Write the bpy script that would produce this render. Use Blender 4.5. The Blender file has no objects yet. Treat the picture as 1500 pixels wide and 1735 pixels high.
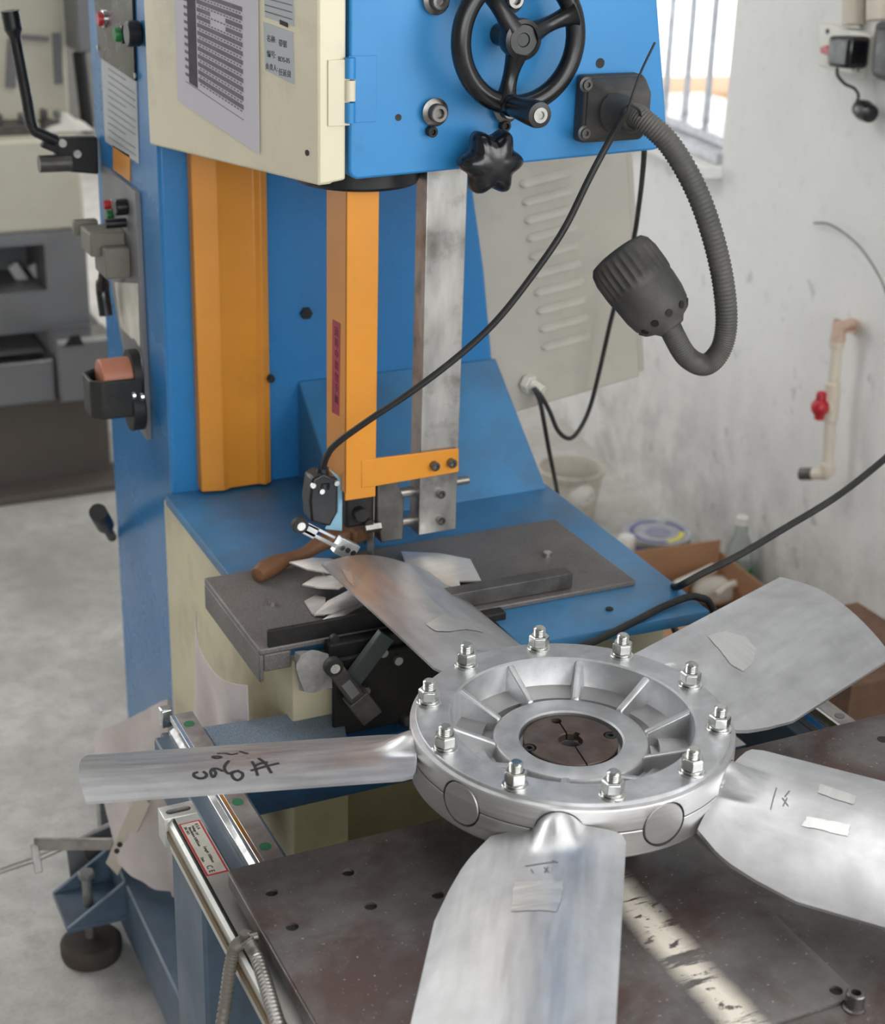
import bpy, bmesh, math, random
import numpy as np
from mathutils import Vector, Matrix
from mathutils.bvhtree import BVHTree
random.seed(7)
PI = math.pi
rad = math.radians
sc = bpy.context.scene
COL = sc.collection

# ------------------------------------------------------------------ camera
W_, H_ = 1500, 1735
FPX = 2714.0
CX, CY = 750.0, 867.5
_X = np.array([6120, -962, FPX]); _X /= np.linalg.norm(_X)
_Y = np.array([-1400, -1188, FPX]); _Y -= _X * (_X @ _Y); _Y /= np.linalg.norm(_Y)
_Z = np.cross(_X, _Y)
RW = np.array([_X, _Y, _Z])            # world = RW @ camera(x right, y down, z forward)
C0 = np.array([-0.734, -1.2037, 1.65])  # eye point; origin = fan axis on the floor
cam = bpy.data.cameras.new('camera')
co = bpy.data.objects.new('camera', cam); COL.objects.link(co)
m = Matrix.Identity(4)
for i in range(3):
    m[i][0] = RW[i, 0]; m[i][1] = -RW[i, 1]; m[i][2] = -RW[i, 2]; m[i][3] = C0[i]
co.matrix_world = m
cam.sensor_fit = 'VERTICAL'; cam.sensor_height = 24.0; cam.sensor_width = 24.0 * W_ / H_
cam.lens = FPX / H_ * 24.0
cam.clip_start = 0.05; cam.clip_end = 100
cam.dof.use_dof = True; cam.dof.focus_distance = 1.72; cam.dof.aperture_fstop = 4.2
sc.camera = co

# ------------------------------------------------------------------ sky
w = bpy.data.worlds.new('sky'); sc.world = w; w.use_nodes = True
bg = w.node_tree.nodes['Background']
bg.inputs[0].default_value = (0.93, 0.97, 1.0, 1); bg.inputs[1].default_value = 4.0

# ------------------------------------------------------------------ light from the windows and door of the hall, plus added overhead fill
def area(name, loc, target, sx, sy, power, col=(1, 1, 1)):
    l = bpy.data.lights.new(name, 'AREA'); l.shape = 'RECTANGLE'; l.size = sx; l.size_y = sy
    l.energy = power; l.color = col
    o = bpy.data.objects.new(name, l); COL.objects.link(o); o.location = loc
    o.rotation_euler = (Vector(target) - Vector(loc)).to_track_quat('-Z', 'Y').to_euler()
    return o
area('overhead_fill', (0.9, 0.9, 4.05), (0.9, 0.9, 0), 3.0, 2.4, 44, (1, .985, .96))  # unseen lamp added below the closed ceiling for top light on the hub
area('left_floor_fill', (-2.0, 4.6, 4.05), (-2.0, 4.6, 0), 2.6, 3.6, 125, (1, .99, .97))  # added overhead lamp, no opening above it, brightens the floor at left
area('near_window_light', (0.80, -1.75, 1.95), (0.0, 0.6, 1.0), 2.0, 1.6, 35, (1, .99, .97))
area('front_window_light', (-1.6, -4.8, 2.4), (0.0, 0, 1.1), 3.6, 2.2, 60, (1, .99, .97))
area('back_door_light', (-2.6, 7.6, 1.9), (-0.6, 2.0, 0.2), 4.0, 3.2, 110, (1, .99, .97))

vs = sc.view_settings
vs.view_transform = 'Standard'; vs.look = 'None'; vs.gamma = 1.0; vs.exposure = 0.0
vs.use_curve_mapping = False

# ------------------------------------------------------------------ helpers
def ray(px, py):
    d = RW @ np.array([px - CX, py - CY, FPX]); return d / np.linalg.norm(d)
def P(px, py, x=None, y=None, z=None):
    """the point of the plane x=, y= or z= that the photograph shows at this pixel"""
    d = ray(px, py)
    if x is not None: t = (x - C0[0]) / d[0]
    elif y is not None: t = (y - C0[1]) / d[1]
    else: t = (z - C0[2]) / d[2]
    return Vector(C0 + d * t)
def PP(px, py, pt, n):
    d = ray(px, py); n = np.array(n); t = ((np.array(pt) - C0) @ n) / (d @ n); return Vector(C0 + d * t)

def frame(axis, up=None):
    a = Vector(axis).normalized()
    u = Vector(up) if up is not None else (Vector((0, 0, 1)) if abs(a.z) < .9 else Vector((1, 0, 0)))
    x = u.cross(a).normalized(); y = a.cross(x).normalized()
    return x, y, a

class G:
    def __init__(s): s.v = []; s.f = []
    def add(s, vs, fs):
        b = len(s.v); s.v += [Vector(p) for p in vs]; s.f += [tuple(b + i for i in f) for f in fs]; return s
    def box(s, a, b):
        x0, y0, z0 = [min(a[i], b[i]) for i in range(3)]; x1, y1, z1 = [max(a[i], b[i]) for i in range(3)]
        return s.hexa([(x0, y0, z0), (x1, y0, z0), (x1, y1, z0), (x0, y1, z0)], [(x0, y0, z1), (x1, y0, z1), (x1, y1, z1), (x0, y1, z1)])
    def hexa(s, lo, hi):
        lo = [Vector(p) for p in lo]; hi = [Vector(p) for p in hi]
        return s.add(list(lo) + list(hi), [(3, 2, 1, 0), (4, 5, 6, 7), (0, 1, 5, 4), (1, 2, 6, 5), (2, 3, 7, 6), (3, 0, 4, 7)])
    def obox(s, c, ax, ay, az, sx, sy, sz):
        c = Vector(c); ax = Vector(ax).normalized() * sx / 2; ay = Vector(ay).normalized() * sy / 2; az = Vector(az).normalized() * sz / 2
        lo = [c - ax - ay - az, c + ax - ay - az, c + ax + ay - az, c - ax + ay - az]
        return s.hexa(lo, [p + 2 * az for p in lo])
    def prism(s, poly, ext):
        n = len(poly); e = Vector(ext); p = [Vector(q) for q in poly]
        return s.add(p + [q + e for q in p], [tuple(range(n))[::-1], tuple(range(n, 2 * n))] + [(i, (i + 1) % n, n + (i + 1) % n, n + i) for i in range(n)])
    def bar(s, p0, p1, w, h, up=None):
        p0 = Vector(p0); p1 = Vector(p1); x, y, a = frame(p1 - p0, up)
        return s.obox((p0 + p1) / 2, x, y, a, w, h, (p1 - p0).length)
    def cyl(s, p0, p1, r, r2=None, n=24, caps=True):
        p0 = Vector(p0); p1 = Vector(p1); r2 = r if r2 is None else r2
        return s.lathe([(r, 0), (r2, (p1 - p0).length)], p0, p1 - p0, n, caps)
    def lathe(s, prof, o, axis, n=32, caps=True, mod=None, up=None, closed=False):
        o = Vector(o); x, y, a = frame(axis, up); vs = []; k = len(prof)
        for (r, h) in prof:
            for j in range(n):
                t = 2 * PI * j / n; rr = r * (mod(t, h) if mod else 1)
                vs.append(o + a * h + (x * math.cos(t) + y * math.sin(t)) * rr)
        fs = [(i * n + j, i * n + (j + 1) % n, (i + 1) * n + (j + 1) % n, (i + 1) * n + j) for i in range(k - 1) for j in range(n)]
        if closed: fs += [((k - 1) * n + j, (k - 1) * n + (j + 1) % n, (j + 1) % n, j) for j in range(n)]
        elif caps: fs += [tuple(range(n))[::-1], tuple((k - 1) * n + j for j in range(n))]
        return s.add(vs, fs)
    def tube(s, pts, r, n=10, caps=True, rf=None):
        pts = [Vector(p) for p in pts]; k = len(pts); vs = []; prev = None
        for i, p in enumerate(pts):
            t = (pts[min(i + 1, k - 1)] - pts[max(i - 1, 0)]).normalized()
            if prev is None: x, y, _ = frame(t)
            else:
                x = (prev - t * prev.dot(t)).normalized(); y = t.cross(x)
            prev = x; rr = rf(i / (k - 1), i) if rf else r
            for j in range(n):
                a = 2 * PI * j / n; vs.append(p + (x * math.cos(a) + y * math.sin(a)) * rr)
        fs = [(i * n + j, i * n + (j + 1) % n, (i + 1) * n + (j + 1) % n, (i + 1) * n + j) for i in range(k - 1) for j in range(n)]
        if caps: fs += [tuple(range(n))[::-1], tuple((k - 1) * n + j for j in range(n))]
        return s.add(vs, fs)
    def torus(s, c, axis, R, r, n=64, k=14, a0=0, a1=2 * PI):
        x, y, a = frame(axis); c = Vector(c); vs = []
        for i in range(n):
            t = 2 * PI * i / n; d = x * math.cos(t) + y * math.sin(t)
            for j in range(k):
                q = 2 * PI * j / k; vs.append(c + d * (R + r * math.cos(q)) + a * r * math.sin(q))
        return s.add(vs, [(i * k + j, ((i + 1) % n) * k + j, ((i + 1) % n) * k + (j + 1) % k, i * k + (j + 1) % k) for i in range(n) for j in range(k)])
    def sphere(s, c, r, n=20, sx=1, sy=1, sz=1):
        c = Vector(c); k = n // 2; vs = []
        for i in range(1, k):
            a = PI * i / k
            for j in range(n):
                t = 2 * PI * j / n; vs.append(c + Vector((r * sx * math.sin(a) * math.cos(t), r * sy * math.sin(a) * math.sin(t), r * sz * math.cos(a))))
        vs += [c + Vector((0, 0, r * sz)), c - Vector((0, 0, r * sz))]; T = len(vs) - 2
        fs = [(i * n + j, (i + 1) * n + j, (i + 1) * n + (j + 1) % n, i * n + (j + 1) % n) for i in range(k - 2) for j in range(n)]
        fs += [(T, j, (j + 1) % n) for j in range(n)] + [(T + 1, (k - 2) * n + (j + 1) % n, (k - 2) * n + j) for j in range(n)]
        return s.add(vs, fs)
    def sheet(s, fn, nu, nv, th=0):
        """grid surface fn(u,v); with th it gets a thickness along -normal"""
        top = [[Vector(fn(i / nu, j / nv)) for j in range(nv + 1)] for i in range(nu + 1)]
        b = [p for r in top for p in r]; k = nv + 1
        fs = [(i * k + j, (i + 1) * k + j, (i + 1) * k + j + 1, i * k + j + 1) for i in range(nu) for j in range(nv)]
        if th:
            lo = []
            for i in range(nu + 1):
                for j in range(nv + 1):
                    du = top[min(i + 1, nu)][j] - top[max(i - 1, 0)][j]; dv = top[i][min(j + 1, nv)] - top[i][max(j - 1, 0)]
                    lo.append(top[i][j] - du.cross(dv).normalized() * th)
            N = len(b); fs += [tuple(N + q for q in f[::-1]) for f in fs]; b += lo
            rim = [i * k for i in range(nu + 1)] + [nu * k + j for j in range(1, k)] + [i * k + nv for i in range(nu - 1, -1, -1)] + [j for j in range(nv - 1, 0, -1)]
            fs += [(rim[(q + 1) % len(rim)], rim[q], N + rim[q], N + rim[(q + 1) % len(rim)]) for q in range(len(rim))]
        return s.add(b, fs)
    def build(s, name, mat, parent=None, bevel=0, ang=35, loc=None, flat=False, seg=2):
        base = Vector((0, 0, 0)) if parent is None else wpos(parent)
        o0 = Vector(loc) if loc is not None else base
        me = bpy.data.meshes.new(name)
        me.from_pydata([p - o0 for p in s.v], [], s.f)
        bm = bmesh.new(); bm.from_mesh(me); bmesh.ops.recalc_face_normals(bm, faces=bm.faces); bm.to_mesh(me); bm.free()
        if not flat:
            me.polygons.foreach_set('use_smooth', [True] * len(me.polygons)); me.set_sharp_from_angle(angle=rad(ang))
        me.materials.append(mat)
        o = bpy.data.objects.new(name, me); COL.objects.link(o)
        if parent is not None: o.parent = parent
        o.location = o0 - base
        if bevel:
            b = o.modifiers.new('bevel', 'BEVEL'); b.width = bevel; b.segments = seg; b.limit_method = 'ANGLE'; b.angle_limit = rad(40)
        return o

def wpos(o):
    p = Vector((0, 0, 0))
    while o is not None: p = p + o.location; o = o.parent
    return p
def tag(o, label, cat, group=None, kind=None):
    o['label'] = label; o['category'] = cat
    if group: o['group'] = group
    if kind: o['kind'] = kind
    return o
def thing(name, label, cat, loc, group=None):
    o = bpy.data.objects.new(name, None); COL.objects.link(o); o.location = loc; o.empty_display_size = .05
    return tag(o, label, cat, group)
def struct(o): o['kind'] = 'structure'; return o
def carve(o, g):
    """cut the solid g out of o for good"""
    c = g.build('cutter', o.data.materials[0])
    b = o.modifiers.new('cut', 'BOOLEAN'); b.operation = 'DIFFERENCE'; b.object = c; b.solver = 'EXACT'
    bpy.context.view_layer.update(); dg = bpy.context.evaluated_depsgraph_get()
    me = bpy.data.meshes.new_from_object(o.evaluated_get(dg)); o.modifiers.clear(); old = o.data; o.data = me
    bpy.data.meshes.remove(old); cm = c.data; bpy.data.objects.remove(c); bpy.data.meshes.remove(cm)
    me.polygons.foreach_set('use_smooth', [True] * len(me.polygons)); me.set_sharp_from_angle(angle=rad(32))
    return o
def spline(pts, n=10):
    pts = [Vector(p) for p in pts]; q = [pts[0] * 2 - pts[1]] + pts + [pts[-1] * 2 - pts[-2]]; out = []
    for i in range(1, len(q) - 2):
        for k in range(n):
            t = k / n; a, b, c, d = q[i - 1], q[i], q[i + 1], q[i + 2]
            out.append(.5 * ((2 * b) + (c - a) * t + (2 * a - 5 * b + 4 * c - d) * t * t + (3 * b - a - 3 * c + d) * t ** 3))
    return out + [pts[-1]]
def text(name, s, size, o, ux, uy, mat, parent, depth=.0002, align='LEFT'):
    cu = bpy.data.curves.new(name, 'FONT'); cu.body = s; cu.size = size; cu.align_x = align; cu.extrude = depth; cu.resolution_u = 3
    t = bpy.data.objects.new('tmp', cu); COL.objects.link(t); bpy.context.view_layer.update()
    me = bpy.data.meshes.new_from_object(t.evaluated_get(bpy.context.evaluated_depsgraph_get()))
    bpy.data.objects.remove(t); bpy.data.curves.remove(cu)
    ux = Vector(ux).normalized(); uy = Vector(uy).normalized(); uz = ux.cross(uy).normalized()
    base = wpos(parent); me.transform(Matrix.Translation(Vector(o) - base) @ Matrix((ux, uy, uz)).transposed().to_4x4())
    me.materials.clear(); me.materials.append(mat); me.name = name
    ob = bpy.data.objects.new(name, me); COL.objects.link(ob); ob.parent = parent
    return ob

# ------------------------------------------------------------------ materials
def srgb(r, g, b):
    f = lambda c: (c / 255 / 12.92) if c / 255 <= .04045 else ((c / 255 + .055) / 1.055) ** 2.4
    return (f(r), f(g), f(b), 1)
class NT:
    def __init__(s, name):
        s.m = bpy.data.materials.new(name); s.m.use_nodes = True; s.t = s.m.node_tree; s.b = s.t.nodes['Principled BSDF']
        s.tc = s.n('ShaderNodeTexCoord').outputs['Object']
    def n(s, t, **kw):
        x = s.t.nodes.new(t)
        for k, v in kw.items(): setattr(x, k, v)
        return x
    def l(s, a, b): s.t.links.new(a, b)
    def val(s, sock, v):
        if hasattr(v, 'is_output'): s.l(v, sock)
        else: sock.default_value = v
    def noise(s, scale, detail=4, rough=.55, stretch=None, dist=0, co=None):
        x = s.n('ShaderNodeTexNoise'); x.inputs['Scale'].default_value = scale; x.inputs['Detail'].default_value = detail
        x.inputs['Roughness'].default_value = rough; x.inputs['Distortion'].default_value = dist
        co = co or s.tc
        if stretch:
            mp = s.n('ShaderNodeMapping'); mp.inputs['Scale'].default_value = stretch; s.l(co, mp.inputs[0]); co = mp.outputs[0]
        s.l(co, x.inputs['Vector']); return x.outputs['Fac']
    def ramp(s, f, a, b, va=0, vb=1):
        x = s.n('ShaderNodeMapRange'); x.inputs[1].default_value = a; x.inputs[2].default_value = b; x.inputs[3].default_value = va; x.inputs[4].default_value = vb
        s.l(f, x.inputs[0]); return x.outputs[0]
    def mix(s, f, a, b, mode='MIX'):
        x = s.n('ShaderNodeMix', data_type='RGBA', blend_type=mode)
        s.val(x.inputs[0], f); s.val(x.inputs[6], a); s.val(x.inputs[7], b); return x.outputs[2]
    def math(s, op, a, b=0, c=None):
        x = s.n('ShaderNodeMath', operation=op); s.val(x.inputs[0], a); s.val(x.inputs[1], b)
        if c is not None: s.val(x.inputs[2], c)
        return x.outputs[0]
    def bump(s, h, strength=.2, dist=.002):
        x = s.n('ShaderNodeBump'); x.inputs['Strength'].default_value = strength; x.inputs['Distance'].default_value = dist
        s.l(h, x.inputs['Height']); s.l(x.outputs[0], s.b.inputs['Normal'])
    def set(s, **kw):
        for k, v in kw.items(): s.val(s.b.inputs[k.replace('_', ' ')], v)
        return s.m
def mat(name, col, rough=.5, metal=0, dirt=None, amt=.5, dscale=14, lo=.5, hi=.75, var=.12, vscale=30, bump=0, bscale=200, rvar=.12, spec=.5, stretch=None):
    t = NT(name); c = srgb(*col) if max(col) > 1.01 else tuple(col) + (1,)
    v = t.noise(vscale, 4, .6, stretch)
    dark = tuple(x * (1 - var * 2) for x in c[:3]) + (1,); lite = tuple(min(1, x * (1 + var)) for x in c[:3]) + (1,)
    colr = t.mix(t.ramp(v, .3, .7), dark, lite)
    if dirt:
        d = t.noise(dscale, 8, .65); colr = t.mix(t.ramp(d, lo, hi, 0, amt), colr, srgb(*dirt))
    t.set(Base_Color=colr, Metallic=metal, Roughness=t.ramp(t.noise(vscale * .7, 5), .3, .7, max(.02, rough - rvar), min(1, rough + rvar)))
    t.b.inputs['Specular IOR Level'].default_value = spec
    if bump: t.bump(t.noise(bscale, 3, .6, stretch), bump, .001)
    return t.m

BLUE = mat('blue_enamel', (44, 130, 190), .38, 0, (40, 62, 74), .5, 7, .56, .8, .05, 6, .06, 300)
BLUE_D = mat('blue_enamel_column', (44, 118, 176), .27, 0, (50, 72, 92), .4, 7, .55, .85, .05, 5, .05, 250)
BLUE_T = mat('blue_table_enamel', (60, 122, 168), .42, 0, (70, 85, 95), .6, 10, .45, .75, .08, 8, .08, 300)
BLUE_G = mat('blue_grey_paint', (76, 95, 114), .45, 0, (60, 60, 58), .6, 12, .48, .75, .1, 10, .08, 300)
BLUE_DUST = mat('blue_paint_with_metal_dust', (58, 104, 138), .7, 0, (150, 148, 146), .95, 520, .30, .72, .1, 20, .3, 500)
CREAM = mat('cream_enamel', (210, 202, 177), .42, 0, (140, 130, 106), .5, 8, .52, .78, .04, 5, .05, 250)
CREAM_D = mat('cream_enamel_grubby', (196, 188, 158), .5, 0, (120, 112, 90), .5, 9, .48, .75, .06, 6, .06, 250)
ORANGE = mat('orange_enamel', (208, 136, 42), .4, 0, (116, 76, 36), .45, 8, .58, .85, .05, 6, .05, 250)
GREYBOX = mat('grey_cabinet_paint', (176, 172, 162), .5, 0, (110, 105, 98), .4, 7, .5, .8, .04, 5, .05, 250)
STEEL = mat('ground_steel_bar', (0.48, .47, .45), .40, .8, (60, 50, 40), .6, 22, .5, .75, .2, 26, .1, 200, stretch=(1, 1, .25))
STEEL_R = mat('stained_steel_rod', (.3, .285, .26), .42, .8, (60, 48, 38), .5, 30, .5, .75)
STEEL_D = mat('dark_steel', (0.12, .115, .11), .5, .6, (50, 40, 34), .5, 25, .5, .75, .2, 30, .12, 250)
TABLE = mat('grey_saw_table', (104, 100, 98), .55, .3, (158, 155, 152), .55, 520, .40, .8, .12, 14, .12, 400)
BLACKM = mat('black_oxide_steel', (34, 33, 33), .55, .3, (70, 66, 60), .5, 18, .5, .8, .1, 20, .1, 300)
ZINC = mat('zinc_plated_steel', (0.66, .67, .65), .24, 1, None, 0, 10, .5, .7, .12, 60, .05, 300)
CHROME = mat('polished_rail_steel', (0.7, .7, .7), .16, 1, None, 0, 10, .5, .7, .08, 30)
RAILTOP = mat('dull_rail_steel', (0.42, .4, .385), .42, .8, (90, 75, 65), .5, 25, .5, .75, .15, 30, .05, 300)
BLACKP = mat('black_plastic', (20, 21, 24), .3, 0, (50, 48, 46), .12, 20, .55, .8, .1, 20, .04, 300)
RUBBER = mat('black_rubber', (28, 28, 29), .6, 0, (70, 68, 64), .4, 25, .5, .8, .1, 30, .05, 300)
DUSTY = mat('dusty_black_lamp_plastic', (56, 55, 54), .65, 0, (98, 93, 88), .55, 16, .42, .72, .1, 16, .1, 400)
HOSE = mat('dusty_lamp_hose', (74, 73, 71), .6, 0, (112, 106, 100), .6, 10, .42, .7, .1, 30)
PAPER = mat('white_paper', (196, 192, 200), .8, 0, None, 0, 8, .5, .7, .02, 4)
INK = mat('dark_print', (112, 106, 114), .8, 0, None, 0, 8, .5, .7, .08, 40)
INKB = mat('black_ink', (28, 24, 28), .7, 0, None, 0, 8, .5, .7, .05, 40)
STICKER = mat('silver_sticker', (166, 170, 174), .45, 0, None, 0, 8, .5, .7, .03, 10)
GREYPL = mat('grey_panel', (122, 122, 124), .45, .2, (90, 88, 86), .4, 10, .5, .8, .05, 8)
GREYDEV = mat('grey_green_device', (112, 110, 100), .5, 0, (78, 70, 60), .5, 12, .5, .75, .08, 10)
RED = mat('red_plastic', (176, 30, 42), .4); GREEN = mat('green_plastic', (24, 120, 62), .4)
REDL = mat('red_print', (196, 44, 50), .6); MAGENTA = mat('faded_red_sticker', (158, 40, 60), .6)
GREENCAP = mat('green_rail_cap', (36, 110, 72), .5)
COPPER = mat('copper_brown_roll', (176, 112, 88), .55, 0, None, 0, 8, .5, .7, .1, 20)
WOOD = mat('oiled_wood', (122, 84, 56), .55, 0, (60, 42, 30), .5, 20, .45, .75, .15, 18, .1, 200)
CARD = mat('cardboard', (168, 128, 96), .85, 0, (120, 90, 66), .4, 8, .5, .8, .06, 6, .05, 200)
WHITEPL = mat('white_plastic', (214, 212, 204), .45, 0, (160, 150, 128), .4, 8, .5, .75, .04, 6)
BUCKETM = mat('dirty_white_bucket', (196, 190, 178), .5, 0, (120, 104, 76), .6, 14, .52, .72, .05, 6)
PVC = mat('pvc_pipe', (206, 196, 180), .5, 0, (150, 130, 110), .3, 10, .5, .75, .05, 8)
CLOTH = mat('white_filter_cloth', (206, 196, 194), .9, 0, (150, 140, 138), .4, 10, .45, .75, .06, 12, .15, 600)
MGREY = mat('machine_grey_paint', (120, 120, 122), .5, 0, (84, 84, 84), .6, 5, .45, .75, .08, 5)
MCREAM = mat('machine_cream_paint', (202, 198, 180), .5, 0, (150, 142, 118), .5, 4, .45, .75, .05, 4)
MDARK = mat('machine_pit_grey', (96, 88, 82), .7, 0, (64, 58, 54), .6, 4, .45, .75, .08, 4)
YELLOW = mat('yellow_label', (214, 204, 80), .5); VIOLET = mat('violet_print', (96, 92, 150), .5)
TINLID = mat('tin_lid', (176, 178, 186), .35, .5)
WINFRAME = mat('aluminium_window_frame', (188, 190, 194), .35, .5)
BARM = mat('window_bar_steel', (176, 178, 182), .4, .4)
SILVERSC = mat('scale_extrusion', (0.62, .62, .59), .38, .7, (150, 146, 138), .3, 20, .5, .75, .06, 20)
CERAM = mat('white_label', (212, 208, 196), .5)
SEAL = mat('amber_seal_lip', (112, 92, 62), .5)
ARMOUR = mat('armoured_hose_steel', (0.34, .32, .30), .4, .8, (110, 104, 98), .4, 20, .5, .75)
BLADEM = mat('saw_blade_steel', (0.3, .27, .25), .4, .9)
BUILD = mat('tan_building', (176, 138, 108), .9)
PALEBLUE = mat('pale_blue_bracket', (140, 186, 208), .4, .1)

def glassy(name, col, rough=.1, alpha_mix=.55):
    t = NT(name); t.set(Base_Color=srgb(*col), Roughness=rough, IOR=1.4); t.b.inputs['Transmission Weight'].default_value = alpha_mix; return t.m
CLEARPL = glassy('clear_bottle_plastic', (205, 212, 208), .15, .7)

def alu(name, base, r0, r1, streak=(1, 1, 1), sscale=60, bump=.12, cloud=(.72, 1.0), cs=7):
    t = NT(name)
    cl = t.noise(cs, 6, .6, None, .4); st = t.noise(sscale, 4, .6, streak); fine = t.noise(420, 2, .5)
    lum = t.math('MULTIPLY', t.ramp(cl, .28, .7, cloud[0], cloud[1]), t.ramp(st, .3, .7, .9, 1.04))
    x = t.n('ShaderNodeCombineColor'); t.l(t.math('MULTIPLY', lum, base[0]), x.inputs[0]); t.l(t.math('MULTIPLY', lum, base[1]), x.inputs[1]); t.l(t.math('MULTIPLY', lum, base[2]), x.inputs[2])
    t.set(Base_Color=x.outputs[0], Metallic=1.0, Roughness=t.math('ADD', t.ramp(cl, .3, .7, r1, r0), t.ramp(st, .3, .7, -.05, .06)))
    t.bump(t.math('ADD', t.math('MULTIPLY', st, .7), t.math('MULTIPLY', fine, .3)), bump, .0008)
    return t.m
ALU = alu('brushed_aluminium_blade', (.68, .685, .705), .35, .50, (1, 7, 7), 12, .07, (.62, 1.0), 9)
ALUC = alu('cast_aluminium_hub', (.60, .605, .62), .42, .60, (1, 1, 1), 50, .28, (.62, 1.0), 16)
ALUT = alu('turned_aluminium_rim', (.56, .55, .545), .42, .52, (1, 1, 30), 10, .12, (.85, 1.0), 8)
ALUP = alu('ground_aluminium_patch', (.70, .695, .69), .36, .46, (40, 2, 2), 6, .2, (.94, 1.0), 10)
SCRAP = alu('offcut_aluminium', (.93, .91, .88), .45, .6, (1, 8, 1), 20, .1, (.85, 1.0), 9)
BUSH = mat('rusty_bushing_steel', (0.13, .10, .09), .48, .75, (88, 66, 54), .6, 30, .42, .7, .2, 40, .1, 300)

def wall_mat():
    t = NT('plaster_wall'); sep = t.n('ShaderNodeSeparateXYZ'); t.l(t.tc, sep.inputs[0])
    z = sep.outputs[2]; n1 = t.noise(2.2, 7, .62); n2 = t.noise(9, 8, .68); n3 = t.noise(30, 4, .6)
    c = t.mix(t.ramp(n1, .32, .68), srgb(224, 223, 221), srgb(233, 232, 230))
    c = t.mix(t.ramp(n3, .58, .8, 0, .25), c, srgb(168, 164, 160))
    low = t.ramp(z, .6, .0, 0, 1)
    grime = t.math('MULTIPLY', t.ramp(n2, .40, .62), low)
    c = t.mix(t.math('MULTIPLY', low, .45), c, srgb(162, 156, 146))
    c = t.mix(t.math('MULTIPLY', grime, .42), c, srgb(92, 90, 88))
    sp = t.math('MULTIPLY', t.ramp(t.noise(14, 3, .5), .66, .72), t.ramp(z, 1.5, .3, .1, .45))
    c = t.mix(sp, c, srgb(120, 118, 116))
    t.bump(t.noise(60, 5, .6), .15, .003)
    return t.set(Base_Color=c, Roughness=.9)
def floor_mat():
    t = NT('concrete_floor'); n1 = t.noise(2.4, 8, .62, None, .3); n2 = t.noise(22, 6, .65); n3 = t.noise(120, 3, .6)
    c = t.mix(t.ramp(n1, .3, .7), srgb(166, 163, 158), srgb(214, 212, 207))
    c = t.mix(t.ramp(n2, .42, .68, 0, .6), c, srgb(158, 154, 150))
    c = t.mix(t.ramp(n3, .5, .8, 0, .3), c, srgb(120, 116, 110))
    t.bump(t.noise(35, 6, .65), .2, .003)
    return t.set(Base_Color=c, Roughness=t.ramp(n1, .3, .7, .5, .75))
def plate_mat(strip):
    t = NT('worn_plate_lit_stripe' if strip else 'dark_steel_plate'); n1 = t.noise(6.5, 8, .6, None, .5); n2 = t.noise(16, 7, .65); n3 = t.noise(260, 2, .5)
    g = t.mix(t.ramp(n2, .3, .7), srgb(84, 80, 79), srgb(120, 116, 114))
    c = t.mix(t.ramp(n1, .47, .6, 0, .85), g, srgb(84, 64, 60))
    c = t.mix(t.ramp(n3, .70, .76, 0, .8), c, srgb(176, 172, 170))
    met = .45
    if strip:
        # pale flaked-paint stripe along y, with a lit band put into its colour
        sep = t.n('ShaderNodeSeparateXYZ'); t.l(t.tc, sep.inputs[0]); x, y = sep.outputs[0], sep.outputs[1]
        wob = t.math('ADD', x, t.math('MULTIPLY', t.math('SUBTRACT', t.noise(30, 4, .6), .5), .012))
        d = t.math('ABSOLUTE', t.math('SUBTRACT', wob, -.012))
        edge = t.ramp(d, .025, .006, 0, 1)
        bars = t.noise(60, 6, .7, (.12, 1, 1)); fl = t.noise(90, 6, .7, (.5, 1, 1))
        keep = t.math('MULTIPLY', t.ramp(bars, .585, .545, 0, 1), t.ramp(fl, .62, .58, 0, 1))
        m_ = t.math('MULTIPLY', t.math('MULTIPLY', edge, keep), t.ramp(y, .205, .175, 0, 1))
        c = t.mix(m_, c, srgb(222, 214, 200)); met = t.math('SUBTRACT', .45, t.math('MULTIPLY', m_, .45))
    t.bump(t.noise(180, 4, .6), .1, .001)
    return t.set(Base_Color=c, Metallic=met, Roughness=t.ramp(n1, .35, .65, .36, .5))
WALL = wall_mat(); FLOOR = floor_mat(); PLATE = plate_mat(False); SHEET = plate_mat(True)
CEIL = mat('ceiling_paint', (150, 149, 146), .9)

# ------------------------------------------------------------------ the hall
struct(G().box((-6, -6, -.1), (6, 10, 0)).build('floor', FLOOR))
struct(G().box((-6, -6, 4.2), (6, 10, 4.3)).build('ceiling', CEIL))
WD = Vector((.1582, .98741, 0)); WB = Vector((1.549, 2.342, 0)); WN = Vector((-.98741, .1582, 0))   # right wall: direction, a point of its foot, normal
def wl(s, z, off=0): return WB + WD * s + WN * off + Vector((0, 0, z))
def WP(px, py, off=0): return PP(px, py, WB + WN * off, WN)
def wbox(g, s0, s1, z0, z1, o0, o1):
    lo = [wl(s0, z0, o0), wl(s1, z0, o0), wl(s1, z0, o1), wl(s0, z0, o1)]
    return g.hexa(lo, [p + Vector((0, 0, z1 - z0)) for p in lo])
ws0, ws1, wz0, wz1 = -.412, 1.15, .955, 2.35
g = G()
wbox(g, -8, -5.3, 0, 4.2, -.2, 0); wbox(g, -3.1, ws0, 0, 4.2, -.2, 0); wbox(g, -5.3, -3.1, 0, 1.05, -.2, 0); wbox(g, -5.3, -3.1, 2.85, 4.2, -.2, 0); wbox(g, ws1, 7.6, 0, 4.2, -.2, 0); wbox(g, ws0, ws1, 0, wz0, -.2, 0); wbox(g, ws0, ws1, wz1, 4.2, -.2, 0)
struct(g.build('wall_right', WALL, flat=True))
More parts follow.
